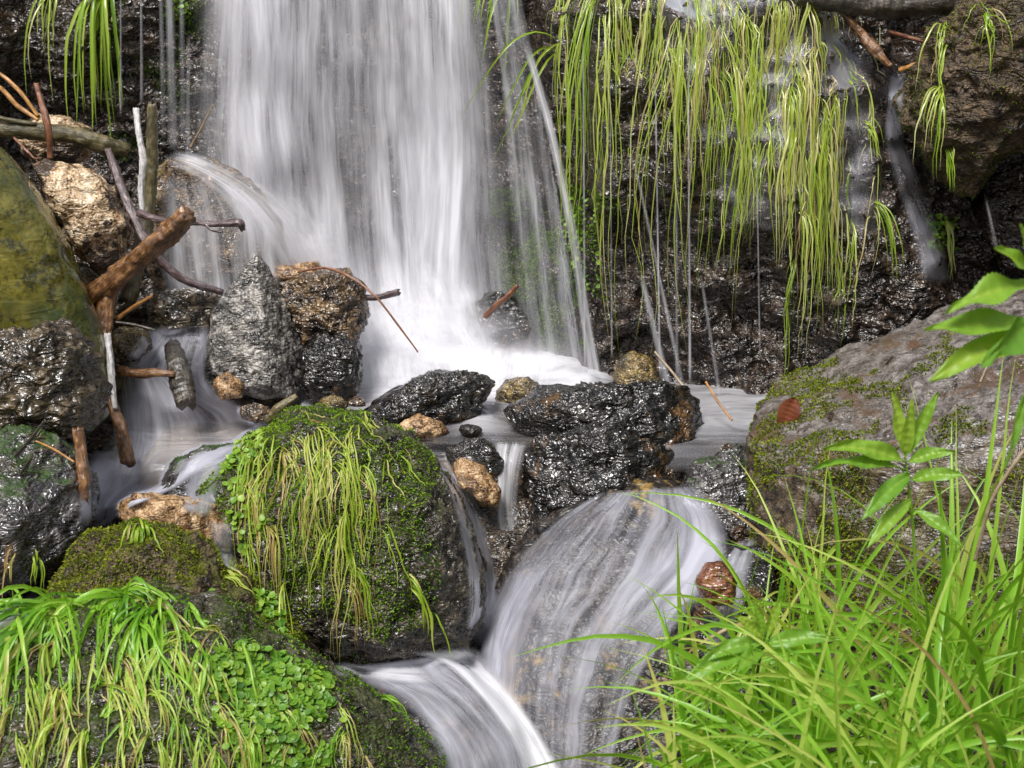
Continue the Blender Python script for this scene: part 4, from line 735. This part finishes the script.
# on the round boulder
cg = []
for (x, y, n, sx, sy, L, t, le) in [(255, 445, 60, 14, 12, 110, .62, -.05), (285, 435, 80, 18, 10, 150, .62, 0), (315, 430, 80, 16, 8, 170, .6, .02), (340, 428, 70, 14, 8, 170, .58, .05), (300, 480, 60, 22, 18, 160, .62, .08), (345, 500, 60, 16, 24, 130, .62, .10), (260, 500, 40, 14, 18, 120, .6, .15), (360, 450, 24, 10, 12, 130, .5, .05), (330, 560, 40, 22, 18, 90, .6, .35), (385, 430, 8, 8, 5, 60, .5, .1)]:
    cg += hang(cen, x, y + 8, int(n * .5), sx * 1.25, sy * 2.2, L, t + .04, lean=le, w=(0.0020, 0.0046), out=.04, gap=.006, wig=.10, seg=14, grav=.5, tv=.2)
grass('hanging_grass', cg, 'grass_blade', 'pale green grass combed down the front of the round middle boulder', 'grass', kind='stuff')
tuft('grass_blade', 'last wisps of grass at the lower right of the round middle boulder', hang(cen, 405, 585, 10, 3, 5, 80, .55, w=(.004, .007), lean=-.1))
tuft('grass_blade', 'single pale bent blade pair trailing above the lowest stream', hang(cen, 428, 610, 3, 1, 2, 60, .5, w=(.004, .006), lean=.6))
# on the hump and the mound
tuft('grass_blade', 'small grass tuft drooping on top of the mossy hump at the lower left', hang(hump, 140, 522, 26, 5, 4, 60, .5, w=(.004, .007), lean=0))
tuft('grass_blade', 'little pale tuft on the right shoulder of the mossy hump', hang(hump, 228, 572, 14, 2, 3, 50, .6, w=(.003, .005), lean=.2))
mg = []
for (x, y, n, sx, sy, L, t, le, w1) in [(150, 560, 20, 16, 10, 110, .4, 0, .010), (110, 598, 60, 26, 8, 150, .38, -.15, .012), (60, 605, 70, 28, 8, 190, .38, -.35, .012), (20, 610, 50, 22, 10, 190, .36, -.3, .012), (150, 602, 60, 26, 10, 160, .42, .05, .010), (180, 625, 60, 26, 14, 130, .55, .1, .006), (60, 660, 90, 50, 20, 130, .6, 0, .006), (120, 690, 110, 50, 24, 110, .66, .05, .005), (190, 690, 90, 30, 24, 110, .6, .1, .005), (30, 720, 80, 40, 24, 90, .62, 0, .005), (230, 720, 60, 30, 20, 90, .62, .1, .004), (290, 700, 40, 28, 20, 90, .66, .1, .004), (150, 745, 90, 60, 20, 80, .62, 0, .005), (320, 740, 26, 22, 14, 60, .7, .05, .004)]:
    mg += hang(mound, x, y, int(n * .9), sx, sy * 1.3, L, t + .12, lean=le, w=(w1 * .45, w1), out=.4 if w1 > .009 else .12, gap=.010, wig=.08, seg=12, grav=.34, tv=.16)
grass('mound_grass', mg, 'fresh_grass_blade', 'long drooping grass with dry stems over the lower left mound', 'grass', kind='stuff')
tuft('fresh_grass_blade', 'grass tuft hanging beside the lowest stream, right of the cress', hang(mound, 382, 692, 9, 0.1, 0.5, 60, .45, w=(.003, .006), lean=.15))
tuft('grass_blade', 'pale curled grass at the left edge beside the dark slab', hang(rk['slab'], 25, 560, 12, 8, 8, 50, .75, w=(.003, .006), lean=-.2))
# foreground meadow at the lower right
fg = []
bank = bed
def arch(x, y, Y, lx, L, w, t, up=1.0, g=.16, ly=-.2, wig=.025):
    r = P(x, y, Y); return (r, (lx, ly, up), L, w, g, t, np.array([0, -1, .3]), None, 14, (lx * .15, 0, 0), wig)
for i in range(500):
    x = rn(690, 1120); Y = rn(1.95, 2.75)
    zgr = -0.30 - (2.7 - Y) * 0.12
    r = np.array([(x - 512) / FPX * Y, Y, zgr])
    if proj(r)[0] < 660: continue
    L = rn(.22, .68) * (0.65 if x < 800 else 1.25 if x > 930 else 1.0); w = rn(.005, .018); lx = float(RNG.normal()) * .45 - .08; lx = max(lx, -.15) if x < 745 else lx
    fg.append((r, (lx * .8, rn(-.4, .3), 1.2), L, w, rn(.05, .24), .58 + float(RNG.normal()) * .18, np.array([rn(-.4, .4), -1, .3]), None, 12, (lx * .1, 0, 0), .03))
for a_ in [(655, 790, 2.3, .12, .33, .010, .4), (668, 790, 2.3, .30, .30, .010, .4), (700, 780, 2.3, .25, .30, .012, .35), (690, 800, 2.3, .05, .36, .008, .4), (760, 740, 2.35, -.25, .42, .006, .5), (755, 660, 2.6, -.05, .36, .008, .45), (800, 760, 2.3, -.7, .34, .009, .4), (830, 770, 2.25, .7, .5, .008, .4), (870, 760, 2.25, .5, .45, .012, .35), (930, 770, 2.2, -.4, .5, .013, .4), (965, 780, 2.2, -.55, .50, .014, .38), (1010, 780, 2.15, -.2, .5, .014, .4), (1015, 770, 2.15, -.35, .45, .018, .4), (900, 780, 2.2, .45, .42, .014, .35), (860, 780, 2.2, .1, .36, .010, .4), (985, 760, 2.3, -.08, .55, .014, .35), (1000, 740, 2.4, -.05, .6, .010, .4), (940, 760, 2.35, -.3, .55, .012, .4), (905, 750, 2.4, -.4, .60, .010, .35), (880, 740, 2.45, -.5, .55, .010, .4), (1030, 760, 2.2, -.1, .6, .014, .4), (780, 790, 2.2, -.4, .3, .012, .4), (745, 800, 2.2, -.2, .32, .014, .35), (720, 800, 2.25, -.5, .28, .012, .4),
    (850, 720, 2.5, -.75, .55, .007, .4), (920, 700, 2.5, -.7, .6, .008, .4), (985, 640, 2.5, .02, .42, .010, .4), (1015, 650, 2.4, 0, .40, .014, .4), (970, 620, 2.6, .1, .30, .006, .45)]:
    fg.append(arch(*a_))
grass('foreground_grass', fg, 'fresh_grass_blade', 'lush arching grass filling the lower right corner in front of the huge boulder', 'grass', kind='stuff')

# ------------------------------------------------------------------ broad-leaved plants
def leaf(base, d, n, L, w, droop=.25, fold=.22, serr=0.0, lobes=0, nu=49):
    d = np.array(d, float) / np.linalg.norm(d); n = np.array(n, float); n -= d * (n @ d); n /= np.linalg.norm(n); s = np.cross(d, n)
    t = np.linspace(0, 1, nu); prof = np.sin(math.pi * np.clip(t, 0, 1) ** .8) ** .85; prof[0] = .03; prof[-1] = .01
    if lobes: prof = prof * (1 - .45 * np.abs(np.sin(lobes * math.pi * t)) ** 2 * (t > .12))
    sr = 1 + serr * (np.arange(nu) % 2) * -1
    mid = np.array(base) + np.outer(t * L, d) - np.outer(droop * L * t ** 2, np.array([0, 0, 1])) ; V = []
    global LEAF_T
    LEAF_T = []
    for k in (-1, -.75, -.5, -.25, 0, .25, .5, .75, 1):
        LEAF_T.append(.14 * (k == 0) + .045 * (np.abs(((t * 8 - abs(k) * 1.3) % 1) - .5) < .16) - .08 * abs(k))
        ww = w * .5 * prof * k * (sr if abs(k) == 1 else 1)
        V.append(mid + np.outer(ww, s) + np.outer(np.abs(ww) * fold * 1.6 + .03 * L * np.sin(t * 11 + k * 2.3 + w * 900) * abs(k) - .012 * L * np.abs(np.sin(t * 8 * math.pi)) * (1 - abs(k)), n))
    LEAF_T = np.concatenate(LEAF_T); return np.vstack(V), grid_faces(9, nu)
def tube(pts, rad, ns=10, nl=30, rough=.0, seed=0, world=True, caps=True):
    c = crom(pts, nl); r = crom([[x] for x in rad], nl)[:, 0] if hasattr(rad, '__len__') else np.full(nl, rad)
    tg = np.gradient(c, axis=0); tg /= np.linalg.norm(tg, axis=1)[:, None]; ref = np.array([0.13, -1, .21]); a = np.cross(tg, ref); a /= np.linalg.norm(a, axis=1)[:, None]; b = np.cross(tg, a)
    th = np.arange(ns) * 2 * math.pi / ns; V = []
    for t in th: V.append(c + (a * math.cos(t) + b * math.sin(t)) * r[:, None])
    V = np.stack(V); # ns,nl,3
    if rough:
        sl = np.concatenate([[0], np.cumsum(np.linalg.norm(np.diff(c, axis=0), axis=1))])
        q = np.stack([np.broadcast_to(np.cos(th)[:, None] * 1.4, (ns, nl)), np.broadcast_to(np.sin(th)[:, None] * 1.4, (ns, nl)), np.broadcast_to(sl[None] * 14, (ns, nl))], -1).reshape(-1, 3) + seed * 4.3
        k = fbm(q, 3) + .55 * fbm(q * np.array([3.2, 3.2, 1.2]) + 7, 3, ridged=True) + .5 * fbm(q * np.array([1, 1, 6.]) + 3, 3)
        V = c[None] + (V - c[None]) * (1 + rough * 1.25 * k.reshape(ns, nl, 1))
        for e_, sg in ((0, -1), (nl - 1, 1)):
            V[:, e_] += tg[e_] * sg * r[e_] * RNG.uniform(-.2, .9, ns)[:, None] * min(1, rough * 3)
    ln = np.concatenate([[0], np.cumsum(np.linalg.norm(np.diff(c, axis=0), axis=1))])
    uv = np.stack([np.broadcast_to(ln[None], (ns, nl)), np.broadcast_to(np.abs(th - math.pi)[:, None] * r.mean(), (ns, nl))], -1).reshape(-1, 2)
    F = grid_faces(ns, nl, True); Vf = np.vstack([V.reshape(-1, 3), c[0] - tg[0] * r[0] * .15, c[-1] + tg[-1] * r[-1] * .15]); uv = np.vstack([uv, [0, 0], [ln[-1], 0]])
    k = np.arange(ns); k2 = (k + 1) % ns; n0 = ns * nl
    F3 = np.vstack([np.stack([k * nl, np.full(ns, n0), k2 * nl], 1), np.stack([k * nl + nl - 1, k2 * nl + nl - 1, np.full(ns, n0 + 1)], 1)])
    return Vf, [F, F3], uv
def plant(label, stem_pts, stem_r, leaves, group=None, stem_tint=.7, name='leafy_plant'):
    base = np.array(P(*stem_pts[0])); root = empty(name, base); tag(root, label, 'plant', group)
    V, F, uv = tube([P(*p) for p in stem_pts], stem_r, 8, 24); place('stem', V, F, MATS['broad_leaf'], parent=root, uv=uv, attrs={'tint': np.full(len(V), stem_tint)})
    for (a, b_, n, w, kw) in leaves:
        A, B = P(*a), P(*b_); L = np.linalg.norm(B - A); kw = dict(kw); t = kw.pop('t', .6); dr = kw.get('droop', .15); d = B + np.array([0, 0, dr * L]) - A
        V, F = leaf(A, d, n, L * 1.03, w, **kw); place('leaf', V, F, MATS['broad_leaf'], parent=root, attrs={'tint': np.clip(t + LEAF_T + .08 * float(RNG.normal()), 0, 1)})
    return root
UPN = (0, -.75, .8)
plant('young green plant with pointed toothed leaves standing before the grey boulder', [(917, 620, 2.42), (914, 540, 2.44), (908, 480, 2.45), (905, 455, 2.45)], [.003, .003, .0025, .002], [
    ((905, 462, 2.45), (822, 436, 2.40), UPN, .038, dict(serr=.12, t=.75)), ((906, 470, 2.45), (812, 456, 2.38), (0, -.5, 1), .030, dict(serr=.12, t=.6)), ((905, 455, 2.45), (893, 394, 2.46), (.3, -1, .2), .030, dict(serr=.1, droop=0, t=.9)), ((906, 455, 2.45), (938, 392, 2.46), (-.3, -1, .3), .026, dict(serr=.1, droop=0, t=.7)), ((908, 462, 2.45), (958, 446, 2.42), UPN, .028, dict(serr=.1, t=.6)),
    ((910, 475, 2.44), (865, 512, 2.36), UPN, .034, dict(serr=.12, t=.5)), ((912, 480, 2.44), (968, 470, 2.40), UPN, .030, dict(serr=.1, t=.55)), ((905, 458, 2.45), (912, 400, 2.44), (0, -1, .1), .024, dict(serr=.1, droop=0, t=.95)), ((912, 500, 2.43), (870, 540, 2.36), UPN, .028, dict(serr=.1, t=.6)), ((914, 510, 2.43), (960, 540, 2.38), UPN, .026, dict(serr=.1, t=.6))])
plant('plant leaning in from the right edge with large pale lobed leaves, closest to the camera', [(1075, 500, 2.0), (1060, 400, 1.98), (1040, 300, 1.96), (1030, 262, 1.96)], [.004, .0035, .003, .002], [
    ((1034, 285, 1.96), (948, 302, 1.90), UPN, .050, dict(serr=.1, t=.75, lobes=2)), ((1036, 325, 1.96), (926, 330, 1.90), UPN, .042, dict(serr=.1, t=.7, droop=.1)), ((1040, 335, 1.96), (934, 368, 1.90), UPN, .046, dict(serr=.1, t=.85)), ((1030, 270, 1.96), (996, 248, 1.92), UPN, .030, dict(t=.9, droop=0)), ((1030, 265, 1.96), (1020, 225, 1.92), UPN, .035, dict(t=.8, droop=0)), ((1040, 320, 1.96), (985, 355, 1.86), (0, -1, .2), .055, dict(serr=.1, t=.5, lobes=2)), ((1045, 340, 1.94), (1012, 440, 1.90), (.5, -1, .1), .016, dict(t=.4)), ((1040, 300, 1.97), (1110, 290, 1.95), UPN, .05, dict(serr=.1, t=.6))])
plant('sprawling plant with small jagged leaves on a dark bent stem beside the slide', [(810, 735, 2.3), (790, 715, 2.3), (765, 705, 2.3), (757, 680, 2.3), (762, 650, 2.3), (766, 632, 2.3)], [.004, .0035, .003, .003, .0025, .002], [
    ((764, 640, 2.3), (730, 606, 2.28), UPN, .022, dict(serr=.2, t=.8)), ((764, 642, 2.3), (700, 655, 2.27), UPN, .032, dict(serr=.2, t=.55)), ((764, 645, 2.3), (682, 676, 2.25), UPN, .040, dict(serr=.2, t=.5)), ((764, 640, 2.3), (782, 595, 2.3), (0, -1, .3), .020, dict(serr=.2, t=.85, droop=0)), ((764, 645, 2.3), (838, 632, 2.27), UPN, .034, dict(serr=.15, t=.45)), ((762, 650, 2.3), (735, 668, 2.22), UPN, .030, dict(serr=.2, t=.7)), ((764, 636, 2.3), (755, 600, 2.3), (0, -1, .3), .018, dict(serr=.2, t=.9, droop=0))], stem_tint=.0)
plant('low broad oval leaves hidden in the grass at the bottom edge', [(800, 800, 2.2), (790, 770, 2.2), (785, 745, 2.2)], [.004, .003, .002], [
    ((790, 775, 2.3), (748, 750, 2.3), UPN, .05, dict(t=.5)), ((785, 760, 2.3), (780, 722, 2.3), UPN, .04, dict(t=.3, droop=0)), ((790, 765, 2.3), (828, 735, 2.3), UPN, .04, dict(t=.4))])

# ------------------------------------------------------------------ driftwood and twigs
def wood(name, label, pts, rad, mat, cat='branch', rough=.3, ns=20, nl=90, group=None, seed=0, parts=()):
    """branch along (px,py,Y) points, radii in metres; side shoots are its parts"""
    V, F, uv = tube([P(*p) for p in pts], rad, ns, nl, rough, seed)
    o = place(name, V, F, MATS[mat], uv=uv); tag(o, label, cat, group)
    for (pp, rr) in parts:
        V, F, uv = tube([P(*p) for p in pp], rr, 8, 24, rough, seed + 3); place('side_shoot', V, F, MATS[mat], parent=o, uv=uv)
    return o
wood('branch', 'thick amber driftwood branch with a blunt broken end', [(78, 318, 3.75), (100, 292, 3.70), (128, 268, 3.66), (155, 245, 3.62), (172, 230, 3.60), (186, 215, 3.58)], [.030, .028, .025, .024, .025, .022], 'amber_wood', rough=.35, seed=1)
wood('branch', 'dark mossy log lying level at the left, behind the olive boulder', [(-40, 118, 3.95), (0, 128, 3.95), (40, 132, 3.95), (80, 137, 3.97), (105, 145, 3.98), (126, 150, 4.0)], [.024, .022, .022, .021, .022, .016], 'mossy_wood', seed=2, parts=[([(-30, 105, 3.93), (0, 118, 3.93), (35, 124, 3.93)], [.006, .007, .005])])
wood('branch', 'purple-brown wet branch slanting down to the right', [(108, 150, 3.92), (116, 172, 3.90), (128, 205, 3.86), (142, 235, 3.82), (158, 258, 3.80), (185, 280, 3.80), (222, 292, 3.82)], [.008, .011, .012, .012, .010, .010, .008], 'purple_bark', seed=3)
wood('branch', 'thin dark knobbly branch pointing right toward the waterfall', [(140, 213, 3.80), (160, 220, 3.76), (190, 222, 3.72), (215, 224, 3.70), (238, 223, 3.68), (243, 230, 3.68)], [.009, .008, .008, .007, .009, .005], 'purple_bark', rough=.4, seed=4, parts=[([(205, 224, 3.7), (212, 230, 3.69), (222, 232, 3.68)], [.003, .003, .002])])
wood('stick', 'upright bleached white stick beside the waterfall', [(136, 110, 3.98), (139, 135, 3.95), (143, 160, 3.93), (141, 185, 3.92), (142, 212, 3.90)], [.008, .008, .009, .008, .006], 'bleached_wood', 'stick', seed=5)
wood('branch', 'standing mossy stump end between the cream quartz rock and the thin branch', [(152, 105, 4.05), (152, 150, 4.03), (150, 200, 4.0), (140, 250, 3.95), (128, 300, 3.9)], [.012, .016, .016, .020, .022], 'mossy_wood', seed=6)
wood('branch', 'upright split log with water-whitened edge standing at the left cascade', [(108, 292, 3.70), (104, 330, 3.66), (108, 360, 3.62), (112, 400, 3.58), (122, 430, 3.54), (128, 462, 3.50)], [.022, .018, .012, .012, .014, .016], 'amber_wood', seed=7)
wood('stick', 'pale wet sliver of wood leaning against the upright split log', [(107, 335, 3.62), (110, 360, 3.59), (112, 385, 3.57), (115, 408, 3.55)], [.008, .009, .008, .005], 'bleached_wood', 'stick', seed=8)
wood('stick', 'rust-brown stick standing between the dark slab and the white pool', [(78, 430, 3.14), (82, 460, 3.12), (84, 485, 3.10), (80, 520, 3.08)], [.012, .013, .014, .010], 'amber_wood', 'stick', seed=9)
wood('branch', 'short brown branch poking right over the cascade', [(120, 370, 3.72), (138, 374, 3.70), (155, 373, 3.68), (174, 374, 3.67)], [.012, .011, .010, .007], 'amber_wood', seed=10)
wood('stump', 'small hollow stump end hanging in the middle of the cascade', [(172, 346, 3.78), (178, 364, 3.73), (182, 384, 3.69), (186, 403, 3.66)], [.020, .026, .030, .027], 'dark_wood', 'stump', rough=.22, seed=11)
wood('twig', 'thin curved twig arching over the foam in front of the fall', [(298, 272, 3.98), (325, 268, 3.93), (350, 277, 3.88), (375, 296, 3.84), (398, 325, 3.82), (418, 352, 3.80)], [.003, .0035, .0035, .003, .0028, .002], 'red_twig', 'twig', rough=.2, seed=12, ns=8)
wood('stick', 'short mauve stick lying across the foam behind the curved twig', [(360, 298, 4.0), (378, 297, 3.98), (398, 292, 3.96)], [.007, .008, .008], 'purple_bark', 'stick', seed=13)
wood('stick', 'short rusty stick slanting up at the foot of the thin veils', [(486, 316, 4.08), (498, 304, 4.05), (508, 296, 4.03), (517, 286, 4.02)], [.008, .008, .007, .006], 'red_twig', 'stick', seed=14)
wood('twig', 'thin pale splinter standing by the left edge of the fall', [(191, 147, 4.3), (202, 127, 4.28), (213, 105, 4.27)], [.004, .003, .002], 'pale_twig', 'twig', seed=15, ns=8)
wood('twig', 'orange twig nearest the upper left corner', [(-30, 60, 3.9), (0, 74, 3.9), (20, 92, 3.88), (38, 116, 3.87)], [.005, .005, .0055, .005], 'orange_twig', 'twig', seed=16, ns=8)
wood('twig', 'orange twig lower and parallel to the other at the left edge', [(-30, 70, 3.85), (0, 88, 3.85), (18, 106, 3.84), (38, 120, 3.83)], [.005, .0055, .0055, .004], 'orange_twig', 'twig', seed=17, ns=8)
wood('stick', 'upright reddish stick crossing the dark level log', [(36, 84, 3.9), (42, 105, 3.88), (48, 128, 3.86), (50, 158, 3.86)], [.006, .008, .009, .007], 'red_twig', 'stick', seed=18, ns=8)
wood('twig', 'fine red twigs beside the cream quartz rock', [(14, 138, 3.7), (28, 152, 3.68), (38, 162, 3.66)], [.003, .003, .002], 'red_twig', 'twig', seed=19, ns=6, parts=[([(28, 152, 3.68), (34, 158, 3.66), (42, 158, 3.66)], [.002, .002, .001])])
wood('twig', 'straight orange twig sticking up right of the thick amber branch', [(118, 318, 3.7), (135, 306, 3.68), (152, 296, 3.66)], [.006, .005, .004], 'orange_twig', 'twig', seed=20, ns=8)
wood('twig', 'dark thin twig over the cascade under the mossy log end', [(115, 322, 3.68), (135, 325, 3.66), (155, 330, 3.64)], [.004, .004, .002], 'dark_wood', 'twig', seed=21, ns=8)
wood('twig', 'thin twig leaning against the cliff foot above the long black rock', [(655, 352, 3.76), (672, 372, 3.72), (688, 392, 3.68)], [.003, .0035, .003], 'pale_twig', 'twig', seed=22, ns=6)
wood('twig', 'brown twig dipping into the white water left of the huge boulder', [(706, 382, 3.72), (718, 402, 3.66), (732, 420, 3.62)], [.003, .003, .0025], 'orange_twig', 'twig', seed=23, ns=6)
wood('twig', 'twiggy litter on the dark slab at the left edge', [(16, 455, 3.0), (30, 440, 2.98), (45, 420, 2.97)], [.004, .004, .002], 'dark_wood', 'twig', seed=24, ns=6, parts=[([(20, 475, 2.96), (30, 460, 2.95), (33, 452, 2.95)], [.003, .003, .002])])
wood('twig', 'thin rusty twig lying across the dark slab', [(36, 441, 2.97), (55, 450, 2.96), (74, 462, 2.95)], [.002, .0025, .002], 'orange_twig', 'twig', seed=25, ns=6)
wood('stick', 'mossy bark scrap wedged at the top left of the round middle boulder', [(268, 421, 3.42), (280, 408, 3.42), (296, 397, 3.43)], [.010, .013, .008], 'mossy_wood', 'stick', seed=26)
wood('dry_grass_stem', 'dry tan grass stem leaning in the grass at the right edge', [(975, 560, 2.2), (990, 505, 2.2), (1010, 470, 2.2), (1040, 430, 2.2)], [.003, .003, .003, .003], 'pale_twig', 'stem', seed=27, ns=8)
wood('log', 'dark log lying across the hollow at the top right', [(800, -6, 4.05), (850, 2, 4.05), (900, 4, 4.05), (970, 2, 4.1)], [.03, .03, .032, .03], 'dark_wood', 'log', seed=28)
wood('root', 'rusty root slanting down the left side of the hollow', [(835, 5, 4.05), (858, 30, 4.05), (875, 50, 4.02), (890, 66, 4.0)], [.006, .010, .012, .006], 'amber_wood', 'root', rough=.5, seed=29)
wood('root', 'thin root across the back of the hollow', [(868, 28, 4.3), (895, 34, 4.35), (925, 42, 4.35)], [.006, .007, .005], 'red_twig', 'root', seed=30, ns=8)
wood('stick', 'short orange root end where the runnel begins', [(900, 70, 3.98), (912, 66, 3.96), (924, 60, 3.95)], [.006, .007, .003], 'orange_twig', 'stick', seed=31, ns=8)
wood('twig', 'thin dry twig on top of the huge grey boulder', [(980, 382, 2.7), (990, 362, 2.72), (1004, 350, 2.74)], [.002, .002, .0015], 'pale_twig', 'twig', seed=32, ns=6)
# dead leaf stuck to the big boulder
hit = big.ray_cast(Vector(CAM) - big.location, Vector(ray(790, 418) / np.linalg.norm(ray(790, 418))))
if hit[0]:
    nb = np.array(hit[2]); bs_ = np.array(hit[1] + big.location) + nb * .012
    V, F = leaf(bs_ + np.array([.012, -.012, .045]), (-.35, 0, -1.0), (0, -1, .35), .09, .055, droop=0, serr=.1)
    tag(place('dead_leaf', V, F, MATS['dry_leaf'], attrs={'tint': np.linspace(0, 1, len(V))}), 'rust-red dead leaf stuck to the mossy side of the huge boulder', 'leaf')
